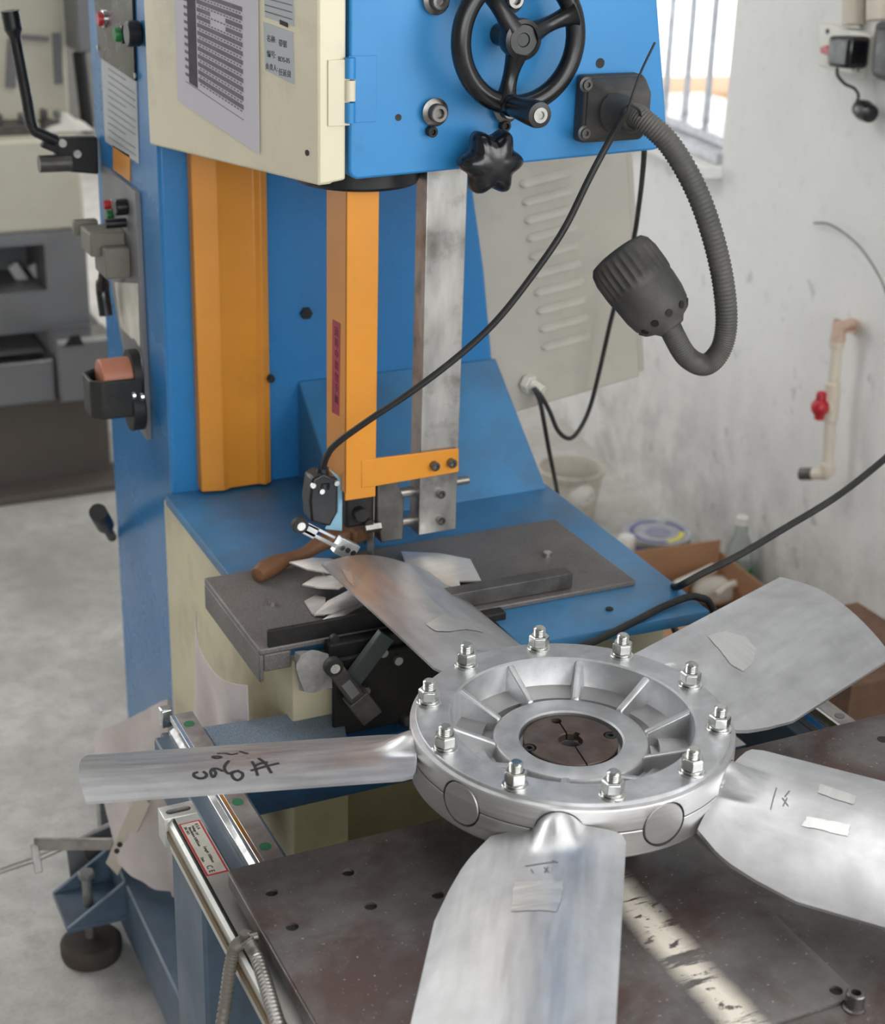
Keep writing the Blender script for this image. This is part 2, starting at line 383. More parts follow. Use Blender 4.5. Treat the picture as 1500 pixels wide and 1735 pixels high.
# window: frame, sill, security bars
win = struct(wbox(G(), ws0 - .0, ws1, wz0 - .0, wz0 + .028, -.12, .012).build('window_1', WINFRAME, bevel=.003))
g = G(); wbox(g, ws0, ws0 + .03, wz0 + .028, wz1, -.13, -.02); wbox(g, ws0 + .04, ws0 + .052, wz0 + .028, wz1, -.11, -.05); wbox(g, ws1 - .03, ws1, wz0 + .028, wz1, -.13, -.02); wbox(g, ws0, ws1, wz1 - .03, wz1, -.13, -.02); wbox(g, ws0, ws1, wz0 + .028, wz0 + .05, -.13, -.03)
g.build('window_frame', WINFRAME, win, bevel=.002)
for k in range(10):
    s = ws0 + .165 + .128 * k
    if s < ws1 - .03: g = G(); wbox(g, s, s + .013, wz0 + .05, wz1 - .03, -.10, -.087); g.build('window_bar', BARM, win)
g = G(); wbox(g, ws0 + .03, ws1 - .03, wz0 + .05, wz1 - .03, -.122, -.118)
gm = NT('window_glass'); gm.set(Base_Color=(1, 1, 1, 1), Roughness=0.0, IOR=1.02); gm.b.inputs['Transmission Weight'].default_value = 1
g.build('window_pane', gm.m, win)
wbox(G(), ws0 - .01, ws1, wz0 - .03, wz0 - .0, -.02, .05).build('window_sill', WALL, win, bevel=.004)
def plain_wall(name, a, b, c0, c1, holes, axis):
    """outer wall along x (axis 'x') or y, from a to b, thickness c0..c1, with openings (p0,p1,z0,z1)"""
    g = G(); cur = a
    for p0, p1, z0, z1 in holes:
        for q0, q1, r0, r1 in ((cur, p0, 0, 4.2), (p0, p1, 0, z0), (p0, p1, z1, 4.2)):
            if q1 - q0 > .001 and r1 - r0 > .001:
                g.box((q0, c0, r0), (q1, c1, r1)) if axis == 'x' else g.box((c0, q0, r0), (c1, q1, r1))
        cur = p1
    g.box((cur, c0, 0), (b, c1, 4.2)) if axis == 'x' else g.box((c0, cur, 0), (c1, b, 4.2))
    return struct(g.build(name, CEIL, flat=True))
plain_wall('wall_back', -6, 4, 8.6, 8.8, [(-4.8, -.2, 0, 3.6)], 'x')
plain_wall('wall_front', -6, 2.5, -5.2, -5.0, [(-3.4, .2, 1.1, 3.5)], 'x')
plain_wall('wall_left', -6, 10, -5.2, -5.0, [(5.0, 7.6, 1.1, 3.3)], 'y')
tag(G().prism([(4.6, 8.8, -.1), (4.7, 9.6, -.1), (4.7, 9.6, -.02), (4.65, 9.2, .06), (4.6, 8.8, .0)], (4.5, -.5, 0)).build('earth_bank', BUILD), 'low tan bank on the bright ground outside the barred window', 'bank')
struct(G().box((6, -20, -.12), (40, 40, -.1)).build('ground', mat('pale_concrete_yard', (226, 224, 220), .9)))
# ------------------------------------------------------------------ band saw
saw = thing('band_saw', 'large blue and cream vertical band saw with orange blade guards', 'band saw', (0.1, .9, 0))
XC = -.152; YF = .905
# column: flares out towards the foot on its far side
prof = [(XC, 0), (.372, 0), (.372, .84), (.364, .914), (.345, 1.05), (.318, 1.19), (.298, 1.35), (.28, 1.9), (XC, 1.9)]
g = G().prism([(x, YF, z) for x, z in prof], (0, .352, 0)); col = g.build('column', BLUE_D, saw, bevel=.006)
# inclined chute of the column foot
g = G().prism([(.044, YF, .757), (.044, .722, .757), (.044, YF, .908)], (.326, 0, 0)); g.build('chute', BLUE_T, saw, bevel=.003)
G().cyl(P(848, 735, y=.84), P(848, 735, y=.84) + Vector((0, -.006, .005)), .007).build('chute_plug', BLACKM, saw)
G().cyl(P(518, 530, y=YF), P(518, 530, y=YF) + Vector((0, -.006, 0)), .009, n=6).build('column_bolt', BLACKM, saw)
# orange guard on the column: shallow folded channel
og0, og1 = P(342, 838, y=.885), P(460, 822, y=.885)
x0, x1, zb = og0.x, og1.x, .762
pts = [(x0, YF, zb), (x0, .885, zb), (x0 + .033, .878, zb), (x0 + .045, .885, zb), (x1 - .02, .885, zb), (x1 - .012, .878, zb), (x1, .885, zb), (x1, YF, zb)]
og = G().prism(pts, (0, 0, .6)).build('column_guard', ORANGE, saw, bevel=.0015)
for q in ((457, 640),):
    p = P(*q, y=.885); G().cyl(Vector(p), Vector(p) + Vector((0, -.008, 0)), .006, n=6).build('guard_screw', BLACKM, saw)
# base cabinet and blue table deck
bx0, bx1 = -.158, .37
g = G().box((bx0, .385, 0), (bx1, .93, .742)); base = g.build('base_cabinet', CREAM_D, saw, bevel=.004)
carve(base, G().box((-.085, .30, .35), (.2, .50, .7)))
g = G().prism([(bx0 - .004, .86, .742), (bx0 - .004, .55, .742), (bx0 - .004, .30, .742), (.366, .285, .742), (.378, .714, .742), (.378, YF, .742), (bx0 - .004, YF, .742)], (0, 0, .016))
deck = g.build('table_deck', BLUE_T, saw, bevel=.002)
carve(deck, G().box((-.3, .2, .7), (.10, .4, .8)))
# grey saw table in two plates, the near one folded down at its free end
xl = -.199
g = G(); g.box((xl, .384, .758), (.0, .598, .766)); g.box((xl, .384, .722), (xl + .006, .598, .758)); g.box((xl + .006, .384, .735), (xl + .04, .389, .758))
t1 = g.build('table_plate', TABLE, saw, bevel=.002); t1['label'] = 'dusty grey table plate with folded end'
t2 = G().box((.006, .384, .758), (.317, .604, .765)).build('table_plate', TABLE, saw, bevel=.0015)
for q in ((462, 1024), (928, 940)):
    p = P(*q, z=.767); G().cyl(p - Vector((0, 0, .003)), p + Vector((0, 0, .004)), .006, n=8).build('table_screw', ZINC, saw)
p = P(1033, 1032, z=.759); G().cyl(Vector(p), Vector(p) + Vector((0, 0, .0012)), .005, n=12).build('deck_hole', BLACKM, saw)
# fence bars lying across the table
fb = G().box(P(800, 1030, z=.766), P(970, 995, z=.766) + Vector((0, .016, .026))); 
a_ = P(812, 1030, z=.766); c_ = P(970, 996, z=.766)
G().box((.05, c_.y, .766), (c_.x, c_.y + .022, .787)).build('fence_bar', STEEL_D, saw, bevel=.001)
a_ = P(455, 1097, z=.767)
G().box((a_.x, a_.y, .766), (-.02, a_.y + .006, .788)).build('fence_bar', BLACKM, saw, bevel=.001)
G().box((-.12, .36, .748), (.115, .378, .768)).build('front_bar', BLACKM, saw, bevel=.002)
# black lower guide bracket in the mouth of the base
g = G().box((-.118, .352, .645), (.05, .36, .752)); br = g.build('guide_bracket', BLACKM, saw, bevel=.003)
for q in ((565, 1080), (648, 1104), (673, 1117), (618, 1168)):
    p = P(*q, y=.352); G().cyl(Vector(p), Vector(p) + Vector((0, -.006, 0)), .0055, n=12).build('bracket_bolt', STEEL if q[0] > 600 else BLACKM, saw)
G().bar(P(595, 1155, y=.338), P(655, 1075, y=.338), .022, .01, (0, -1, 0)).build('guide_arm', mat('dark_green_grey', (64, 74, 74), .5), saw, bevel=.001)
g = G().box((-.03, .34, .60), (.09, .40, .66)); g.box((-.1, .37, .55), (.06, .38, .645)); g.build('guide_casting', STEEL_D, saw, bevel=.006)
dustm = mat('aluminium_saw_dust', (158, 156, 154), .95, 0, (110, 108, 106), .4, 60, .45, .7, .1, 80, .6, 260)
def dust(u, v):
    p = P(500 + 110 * u, 1105 + 55 * v + 25 * u * 0, y=.375); return (p.x, .376 - .012 * v + .004 * math.sin(9 * u + 5 * v), p.z)
G().sheet(dust, 12, 8, .01).build('saw_dust', dustm, saw)['kind'] = 'stuff'
# crossbeam with dusty shelf
G().box((-.31, .33, .575), (.44, .42, .648)).build('cross_beam', mat('deep_blue_paint', (34, 82, 124), .45, 0, (40, 50, 56), .5, 9), saw, bevel=.003)
a, b, c, d = P(272, 1242, z=.66), P(578, 1196, z=.66), P(588, 1250, z=.66), P(300, 1272, z=.66)
G().prism([a, b, c, (-.305, .327, .66)], (0, 0, -.01)).build('dusty_shelf', BLUE_DUST, saw, bevel=.001)
# --- head housing
hp = [(-.031, 1.284), (.367, 1.297), (.382, 1.300), (.387, 1.307), (.372, 1.39), (.356, 1.476), (.335, 1.6), (.30, 1.75), (.2, 1.9), (-.041, 1.9), (-.041, 1.294), (-.038, 1.287)]
head = G().prism([(x, .5, z) for x, z in hp], (0, .40, 0)).build('head_housing', BLUE, saw, bevel=.003)
g = G().cyl((.01, .60, 1.262), (.01, .60, 1.30), .075, n=40); g.build('wheel_hub_cover', BLACKP, saw, bevel=.004)
# open door panel on the near side
B0 = P(540, 315, y=.495); dv = Vector((-math.sin(rad(14)), math.cos(rad(14)), 0)); dn = Vector((-dv.y, dv.x, 0))
A0 = PP(253, 245, B0, dn); C1 = P(586, 305, y=.499)
T = 1.95
def onD(px, py, off=0.0):
    return PP(px, py, B0 + dn * off, dn)
i_ = -dn * .02
g = G(); g.hexa([B0, A0, A0 + i_, B0 + i_ + dv * .0], [Vector((p.x, p.y, T)) for p in (B0, A0, A0 + i_, B0 + i_)])
g.hexa([B0, C1, C1 + Vector((0, .02, 0)), B0 + Vector((.004, .02, 0))], [Vector((p.x, p.y, T)) for p in (B0, C1, C1 + Vector((0, .02, 0)), B0 + Vector((.004, .02, 0)))])
door = g.build('door', CREAM, saw, bevel=.003); door['label'] = 'cream folded sheet metal door of the blade wheel'
def patch(name, mat, par, pts, n, h=.0006):
    """thin printed or stuck-on sheet given by its corners; n = outward normal"""
    n = Vector(n).normalized(); return G().prism([Vector(p) for p in pts], n * h).build(name, mat, par)
p = onD(521, 259); G().cyl(p, p + dn * .001, .0035, n=12).build('door_hole', BLACKM, door)
# two stickers with print on the door
q = [onD(447, -20), onD(497, -8), onD(499, 45), onD(450, 29)]; st = patch('sticker', STICKER, door, q, dn); st['label'] = 'silver table sticker'
q = [onD(447, 37), onD(497, 55), onD(499, 143), onD(450, 119)]; st2 = patch('sticker', STICKER, door, q, dn); st2['label'] = 'silver sticker with three lines of characters'
for s_, a in (('名称:', (452, 60)), ('带锯', (472, 68)), ('编号:', (452, 86)), ('BDS-05', (471, 94)), ('负责人:', (450, 107)), ('任延良', (472, 117))):
    o_ = onD(a[0], a[1], .0007); text('lettering', s_, .0085 if len(s_) < 4 else .0078, o_ - Vector((0, 0, .006)), -dv, (0, 0, 1), mat('faded_black_print', (62, 66, 66), .7) if s_ == '名称:' else bpy.data.materials['faded_black_print'], door)
for k in range(3):
    a, b = onD(449, -4 + 11 * k, .0008), onD(495, 8 + 12 * k, .0008)
    G().prism([a, b, b - Vector((0, 0, .0012)), a - Vector((0, 0, .0012))], dn * .0002).build('printed_line', INK, door)
a = onD(474, 33, .0008); b = onD(488, 39, .0008); G().prism([a, b, b - Vector((0, 0, .005)), a - Vector((0, 0, .005))], dn * .0002).build('printed_line', INKB, door)

# printed chart taped on the door: a thing of its own
cs_ = thing('printed_chart', 'white paper sheet with grey printed table taped on the cream door', 'paper', tuple(onD(440, 262, .001)))
lo = [onD(295, -60, .0012), onD(437, -60, .0012), onD(440, 262, .0012), onD(302, 170, .0012)]
G().prism(lo, dn * .0006).build('sheet', PAPER, cs_)
def cq(px, py): return onD(px, py, .0021)
def cell(nm, pts, mt=INK): G().prism([cq(*q) for q in pts], dn * .0002).build(nm, mt, cs_)
def tx(u, v):   # u across the table, v down it, from its printed corners
    l = (308 + 5 * v, -28 + 165 * v); r = (410 + 3 * v, 6 + 198 * v)
    return (l[0] + (r[0] - l[0]) * u, l[1] + (r[1] - l[1]) * u)
for k in range(12):
    v0 = .03 + k * .0765; v1 = v0 + .040
    if k in (2, 3): segs = [(.24, .46), (.72, 1)]
    else: segs = [(.24, 1)]
    for u0, u1 in segs: cell('printed_row', [tx(u0, v0), tx(u1, v0), tx(u1, v1), tx(u0, v1)])
    cell('printed_row', [tx(.02, v0 + .03), tx(.08, v0 + .03), tx(.08, v1 + .02), tx(.02, v1 + .02)])
    for j in range(14):
        u = .27 + j * .052; cell('printed_figure', [tx(u, v1 + .012), tx(u + .028, v1 + .012), tx(u + .028, v1 + .024), tx(u, v1 + .024)])
cell('printed_column', [tx(.08, 0), tx(.22, 0), tx(.22, .985), tx(.08, .985)], mat('mid_grey_print', (74, 70, 78), .8))
cell('printed_line', [tx(.02, .995), tx(1, .995), tx(1, 1.0), tx(.02, 1.0)])
# hinge
hx = -.043; z0, z1 = P(590, 208, y=.5).z, P(590, 95, y=.5).z; hh = (z1 - z0) / 3
for k, mm in enumerate((BLUE, CREAM, BLUE)):
    G().cyl((hx, .494, z0 + hh * k + .001), (hx, .494, z0 + hh * (k + 1) - .001), .0062, n=20).build('hinge_knuckle', mm, saw)
G().box((hx, .4985, z0), (-.009, .5, z1)).build('hinge_leaf', BLUE, saw, bevel=.0004)
G().box((-.069, .494, z0 - .002), (hx, .4985, z1 - .003)).build('hinge_leaf', CREAM, saw, bevel=.0004)
# cap screws and set screws on the head
def socket_screw(p, r, L, name='cap_screw', washer=True, mat_=STEEL, axis=(0, -1, 0), par=saw):
    p = Vector(p); a = Vector(axis).normalized(); g = G()
    if washer: g.lathe([(r * 1.5, 0), (r * 1.55, .002), (r * 1.2, .0035)], p, a, 28)
    g.lathe([(r, 0), (r, L - r * .12), (r * .88, L), (r * .55, L), (r * .5, L - r * .6)], p, a, 24, True)
    return g.build(name, mat_, par)
BOLTM = mat('worn_black_screw', (0.22, .21, .2), .32, .9, (40, 36, 30), .5, 60, .45, .7, .15, 60)
for q in ((737, 190), (857, 185), (739, 0), (866, -2)):
    socket_screw(P(*q, y=.494), .0105, .014, mat_=BOLTM)
for q in ((729, 222), (853, 212)):
    socket_screw(P(*q, y=.497), .0062, .009, 'set_screw', False, BLACKM)
for q, r in (((675, 199), .004), ((1017, 107), .006)):
    p = P(*q, y=.5); G().cyl(p + Vector((0, -.0007, 0)), p, r, n=16).build('drilled_hole', BLACKM, saw)
# --- handwheel
hw = P(880, 66, y=.452); R = .073
g = G().torus(hw, (0, -1, 0), R, .0115, 72, 18); 
g.lathe([(.013, -.048), (.013, -.012), (.021, -.010), (.0235, .004), (.0225, .011), (.018, .0125), (.0165, .011), (.008, .011), (.007, .0095)], hw, (0, -1, 0), 36)
for ang in (22, 128, 258):
    d = Vector((math.cos(rad(ang)), 0, math.sin(rad(ang))))
    pts = [hw + d * (.014 + (R - .014) * k / 8) + Vector((0, -.002 + .003 * math.sin(k / 8 * PI), 0)) for k in range(9)]
    g.tube(pts, .009, 14, rf=lambda t, i: .0135 - .0045 * math.sin(t * PI) + .003 * max(0, t - .8) * 5)
wheel = g.build('handwheel', BLACKP, saw)
gp = hw + Vector((math.cos(rad(258)), 0, math.sin(rad(258)))) * R
g = G().lathe([(.0125, 0), (.0125, .006), (.0105, .009), (.012, .02), (.0145, .05), (.0152, .068), (.014, .0735), (.0085, .074), (.0075, .0725)], gp + Vector((.002, -.008, 0)), (0, -1, 0), 28)
grip = g.build('crank_grip', BLACKP, wheel)
G().lathe([(.0085, 0), (.0085, .002), (.0045, .002), (.004, -.002)], gp + Vector((.002, -.0815, 0)), (0, -1, 0), 20).build('grip_screw', STEEL, wheel)
# --- six-lobed star knob
kc = P(826, 272, y=.462)
mod = lambda t, h: .87 + .13 * math.cos(6 * t)
g = G().lathe([(.008, -.04), (.008, -.004), (.036, -.004), (.0395, 0), (.0395, .012), (.0375, .019), (.031, .025), (.018, .0285), (.006, .029)], kc, (0, -1, 0), 96, True, mod=lambda t, h: mod(t, h) if h > -.0045 and h < .0282 else 1, up=(0, 0, 1))
g.build('star_knob', BLACKP, saw, ang=50)
# --- blade guard post, guide bar and guides
gx0, gx1 = P(585, 800, y=.55).x, P(640, 600, y=.55).x; gyb = P(553, 600, x=gx0).y
def guard():
    z0_, z1_ = .864, 1.32
    g = G().box((gx0, .55, z0_), (gx1, .553, z1_)); g.box((gx0, .55, z0_ + .01), (gx0 + .003, gyb, z1_)); g.box((gx1 - .003, .553, .91), (gx1, gyb - .02, z1_)); return g
post = guard().build('blade_guard', ORANGE, saw, bevel=.002)
q0, q1 = P(637, 777, y=.549), P(637, 824, y=.549); r0, r1 = P(778, 760, y=.549), P(778, 800, y=.549)
arm = G().prism([q0 - Vector((.02, 0, 0)), q1 - Vector((.02, 0, 0)), q1, r1, r0, q0], (0, .004, 0)).build('guard_arm', ORANGE, saw, bevel=.0012)
st_ = [PP(q[0], q[1], (gx0, 0, 0), (1, 0, 0)) for q in ((564, 541), (577, 548), (575, 705), (563, 698))]
stk = patch('warning_sticker', MAGENTA, post, st_, (-1, 0, 0), .0005)
for k, ch in enumerate('运转中请勿手触'):
    p = PP(567, 566 + 19 * k, (gx0 - .0007, 0, 0), (1, 0, 0)); text('lettering', ch, .013, p, (0, -1, 0), (0, 0, 1), mat('dark_red_print', (96, 26, 44), .7) if k == 0 else bpy.data.materials['dark_red_print'], post)
by = .556; bx0_, bx1_ = P(712, 800, y=by).x, P(776, 800, y=by).x; byb = P(695, 800, x=bx0_).y; bz = P(735, 903, y=by).z
bar = G().box((bx0_, by, bz), (bx1_, byb, 1.32)).build('guide_bar', STEEL, saw, bevel=.0012)
for q in ((735, 788), (764, 783)): socket_screw(P(*q, y=.549), .0062, .008, 'arm_screw', False, BOLTM)
for q in ((745, 835), (745, 880)): socket_screw(P(*q, y=by), .0058, .008, 'guide_screw', False, BOLTM)
p = P(778, 815, y=by + .015); G().cyl(p - Vector((.01, 0, 0)), p + Vector((.014, 0, 0)), .0055, n=12).build('side_bolt', STEEL_R, saw, bevel=.001)
for yy in (832, 880):
    p = P(700, yy, y=by + .02); G().cyl((.02, p.y, p.z), (bx0_ + .01, p.y, p.z), .0068, n=16).build('guide_rod', STEEL_R, saw)
a, b = P(641, 820, y=.558), P(685, 915, y=.558)
g = G().prism([(a.x + .0, .56, a.z), (a.x + .028, .56, a.z), (b.x, .56, a.z - .028), (b.x, .56, b.z), (a.x + .006, .56, b.z), (a.x, .56, a.z - .05)], (0, .035, 0)); g.build('guide_block', STEEL_D, saw, bevel=.002)
g = G().box((gx0 + .008, .565, .818), (a.x + .004, .60, .9)); g.build('blade_support', BLACKM, saw, bevel=.004)
for q, r in (((610, 870), .009), ((622, 885), .006)):
    p = P(*q, y=.56); G().cyl(p + Vector((0, .006, 0)), p + Vector((0, -.008, 0)), r, n=16).build('guide_bearing', BLACKM, saw)
p = P(632, 893, y=.556); G().cyl(p + Vector((-.012, 0, 0)), p + Vector((.01, 0, 0)), .007, n=6).build('guide_bolt', BOLTM, saw)
sbx = P(629, 925, y=.57).x
G().box((sbx - .0006, .562, .70), (sbx + .0006, .582, 1.0)).build('saw_blade', BLADEM, saw)
# --- upper roller limit switch on the guard
def onY(px, py, y): return P(px, py, y=y)
sw = G().prism([onY(530, 812, .53), onY(548, 802, .53), onY(574, 812, .53), onY(573, 868, .53), onY(560, 893, .53), onY(528, 885, .53), onY(525, 850, .53)], (0, .03, 0)).build('limit_switch', BLACKP, saw, bevel=.003)
G().prism([onY(558, 795, .565), onY(581, 812, .565), onY(580, 900, .565), onY(552, 897, .565), onY(573, 868, .565), onY(574, 815, .565)], (0, .004, 0)).build('switch_bracket', PALEBLUE, sw, bevel=.0008)
p0, p1 = onY(546, 825, .54), onY(547, 795, .54); g = G().lathe([(.012, 0), (.012, .008), (.009, .009), (.009, .016), (.0075, .026)], p0, p1 - p0, 16); g.build('cable_gland', BLACKP, sw)
for q in ((530, 822), (545, 832), (570, 818)):
    p = onY(*q, .53); G().cyl(Vector(p), Vector(p) + Vector((0, -.003, 0)), .0035, n=10).build('switch_screw', ZINC, sw)
la, lb = onY(512, 892, .515), onY(588, 930, .515); ld = (lb - la).normalized(); lu = ld.cross(Vector((0, 1, 0)))
lever_zinc = mat('lever_zinc', (.58, .59, .60), .4, .9)
g = G().obox(la + ld * .028 + Vector((0, 0, .007)) , ld, Vector((0, 1, 0)), lu, .05, .003, .004); g.obox(la + ld * .028 - Vector((0, 0, .004)), ld, Vector((0, 1, 0)), lu, .05, .003, .005); g.obox(la + ld * .012, ld, (0, 1, 0), lu, .022, .003, .016); g.obox(la + ld * .070, ld, (0, 1, 0), lu, .03, .012, .022)
g.build('switch_lever', lever_zinc, sw, bevel=.0008)
for k in range(3):
    p = la + ld * (.062 + .009 * k) + Vector((0, -.0065, 0)); G().cyl(Vector(p), Vector(p) + Vector((0, -.0008, 0)), .0036, n=12).build('lever_hole', BLACKM if k != 0 else ZINC, sw)
rc = onY(508, 889, .507); g = G().lathe([(.0095, -.004), (.0105, -.003), (.0105, .004), (.0095, .005), (.006, .005)], rc, (0, -1, 0), 24); g.build('roller', RUBBER, sw)
G().cyl(rc + Vector((0, -.004, 0)), rc + Vector((0, -.0065, 0)), .0055, n=16).build('roller_pin', ZINC, sw)
# --- lower limit switch in front of the base
la, lb = onY(558, 1121, .325), onY(618, 1200, .325); ld = (lb - la).normalized(); lu = ld.cross(Vector((0, 1, 0)))
sw2 = G().obox(la + ld * .04, ld, (0, 1, 0), lu, .06, .02, .020).obox(lb - ld * .006, ld, (0, 1, 0), lu, .036, .024, .028).build('limit_switch', STEEL_D, saw, bevel=.0015)
G().obox(la + ld * .042 + Vector((0, -.011, 0)), ld, (0, 1, 0), lu, .024, .002, .012).build('switch_window', GREYPL, sw2)
rc = la + Vector((0, -.012, 0)); G().lathe([(.0105, -.005), (.0115, -.003), (.0115, .004), (.0105, .006), (.006, .006)], rc, (0, -1, 0), 24).build('roller', RUBBER, sw2)
G().cyl(rc + Vector((0, -.004, 0)), rc + Vector((0, -.0075, 0)), .006, n=16).build('roller_pin', ZINC, sw2)
# --- control gear on the near side of the column
def onX(px, py, off=0.0): return P(px, py, x=XC - off)
def xplate(name, pts, mt, par, t=.004, off=0.0, bev=.0008):
    return G().prism([onX(*q, off) for q in pts], (-t, 0, 0)).build(name, mt, par, bevel=bev)
cp = xplate('control_panel', [(160, -40), (228, -30), (233, 137), (173, 97)], BLACKP, saw, .004)
def button(par, q, r, L, cap, name, L2=.006):
    p = onX(*q, .003); G().lathe([(r * 1.25, 0), (r * 1.25, L * .5), (r * 1.15, L * .55)], p, (-1, 0, 0), 24).build('button_collar', ZINC if cap == RED else BLACKP, par)
    G().lathe([(r, L * .3), (r, L), (r * .9, L + L2)], p, (-1, 0, 0), 24).build(name, cap, par)
button(cp, (178, 32), .010, .008, RED, 'red_button', .003); button(cp, (212, 58), .010, .012, GREEN, 'green_button', .003)
p = onX(214, 57, .02); G().cyl(Vector(p), Vector(p) + Vector((.018, 0, 0)), .017, n=24).build('selector_knob', BLACKP, cp, bevel=.002)
for q in ((167, 80), (230, 128)): p = onX(*q, .004); G().cyl(Vector(p), Vector(p) + Vector((-.002, 0, 0)), .004, n=10).build('panel_screw', ZINC, cp)
npl = xplate('name_plate', [(173, 97), (233, 137), (237, 278), (180, 240)], STICKER, saw, .002)
NPRINT = mat('grey_plate_print', (134, 136, 138), .5)
for k in range(11):
    f0, f1 = k * 11.5 + 14, k * 11.5 + 14
    a, b = onX(183, 97 + f0 + 4, .0026), onX(183 + (46 if k % 4 else 30), 97 + f1 + (36 if k % 4 else 24), .0026)
    G().prism([a, b, b - Vector((0, 0, .0016)), a - Vector((0, 0, .0016))], (-.0003, 0, 0)).build('printed_line', NPRINT, npl)
xplate('orange_plate', [(193, 245), (222, 262), (222, 308), (194, 288)], ORANGE, saw, .002)
op = xplate('operator_panel', [(181, 281), (238, 325), (258, 745), (240, 720), (186, 420)], GREYPL, saw, .008)
button(op, (196, 346), .007, .014, RED, 'red_button', .004); button(op, (195, 363), .007, .010, GREEN, 'green_button', .003)
p = onX(215, 350, .008); G().cyl(Vector(p), Vector(p) + Vector((-.018, 0, 0)), .012, n=16).build('selector_knob', BLACKP, op, bevel=.002)
p = onX(213, 377, .008); G().cyl(Vector(p), Vector(p) + Vector((-.03, 0, 0)), .007, n=12).build('switch_toggle', BLACKP, op)
# protruding valve body with a black drop lever
a, b = onX(228, 404, .008), onX(228, 460, .008)
va = onX(232, 425); vb_ = onX(232, 474); vc_ = onX(196, 400)
g = G().box((XC - .008, va.y + .005, vb_.z + .004), (XC - .046, va.y + .07, va.z + .004)); g.box((XC - .008, va.y + .03, va.z - .012), (XC - .060, vc_.y - .03, va.z + .022)); g.box((XC - .03, va.y + .10, va.z + .004), (XC - .066, vc_.y - .005, va.z + .026))
vb = g.build('valve_body', GREYDEV, op, bevel=.003)
a, b, c = onX(176, 462, .03), onX(174, 490, .03), onX(180, 535, .03)
G().tube(spline([onX(184, 445, .02), a, b, c], 6), .01, 14, rf=lambda t, i: .0075 if t < .55 else .0105).build('drop_lever', BLACKP, op)
xplate('paper_label', [(195, 478), (234, 480), (238, 588), (205, 555)], CERAM, op, .001, .0085)
# cup bracket with a copper coloured roll
cc = onX(187, 655, .05)
zc = cc.z; yc = cc.y - .01
def cup(r, hh, z):
    return [(XC - .012, yc - .036, z), (XC - .072, yc - .036, z), (XC - .088, yc - .022, z), (XC - .088, yc + .022, z), (XC - .072, yc + .036, z), (XC - .012, yc + .036, z)]
g = G(); o_ = cup(0, 0, zc - .035); n6 = len(o_)
cen = Vector((XC - .05, yc, 0))
inn = [Vector((cen.x + (p[0] - cen.x) * .84, cen.y + (p[1] - cen.y) * .8, p[2])) for p in o_]
H = Vector((0, 0, .058))
vsx = [Vector(p) for p in o_] + [Vector(p) + H for p in o_] + inn + [p + H for p in inn]
fs = []
for i in range(n6):
    j = (i + 1) % n6; fs += [(i, j, n6 + j, n6 + i), (2 * n6 + j, 2 * n6 + i, 3 * n6 + i, 3 * n6 + j), (n6 + i, n6 + j, 3 * n6 + j, 3 * n6 + i)]
fs += [tuple(range(n6)), tuple(2 * n6 + k for k in range(n6))]
cupo = g.add(vsx, fs).build('cup_bracket', RUBBER, op, bevel=.003)
G().cyl((XC - .010, yc - .01, zc - .03), (XC - .030, yc - .01, zc - .03), .034, n=24).build('cup_flange', BLACKM, op, bevel=.002)
G().cyl((XC - .018, yc, zc + .018), (XC - .068, yc, zc + .018), .028, n=28).build('copper_roll', COPPER, op, bevel=.002)
G().cyl((XC - .012, yc + .0, zc + .02), (XC - .024, yc, zc + .02), .036, n=28).build('roll_flange', BLACKM, op)
G().cyl((XC - .008, yc + .012, zc + .034), (XC - .010, yc + .012, zc + .034), .034, n=28).build('roll_disc', GREYPL, op)
for q in ((229, 670), (243, 672)): p = onX(*q, .04); G().cyl(Vector(p), Vector(p) + Vector((-.004, 0, 0)), .005, n=10).build('cup_screw', ZINC, op)
# black lever low on the column and the bent crank high behind it
a, b = P(190, 910, x=XC), P(166, 868, x=XC - .055)
G().tube([a, a.lerp(b, .45), a.lerp(b, .5), b], .012, 16, rf=lambda t, i: .008 if i < 2 else .0145).build('black_lever', RUBBER, saw)
def Yk(px, py, y=1.225): return P(px, py, y=y)
crk = G().prism([Yk(98, 234), Yk(166, 233), Yk(168, 296), Yk(120, 292), Yk(95, 268)], (0, .02, 0)).build('crank_bracket', BLACKM, saw, bevel=.003)
G().cyl(Yk(66, 278), Yk(120, 276), .013, n=16).build('bracket_tube', STEEL_D, crk)
G().prism([Yk(78, 236), Yk(100, 236), Yk(100, 262), Yk(70, 250)], (0, .016, 0)).build('crank_cam', BLACKM, crk, bevel=.002)
pts = spline([Yk(95, 238), Yk(72, 228), Yk(55, 215), Yk(45, 165), Yk(36, 118), Yk(26, 66), Yk(22, 45), Yk(17, 18)], 6)
G().tube(pts, .008, 14, rf=lambda t, i: .0085 if t < .72 else (.0085 + (t - .72) * .05 if t < .82 else .0135)).build('crank_arm', BLACKP, crk)
for q in ((105, 242), (130, 260)): p = Yk(*q); G().cyl(Vector(p), Vector(p) + Vector((0, -.006, 0)), .006, n=12).build('bracket_bolt', STEEL, crk)
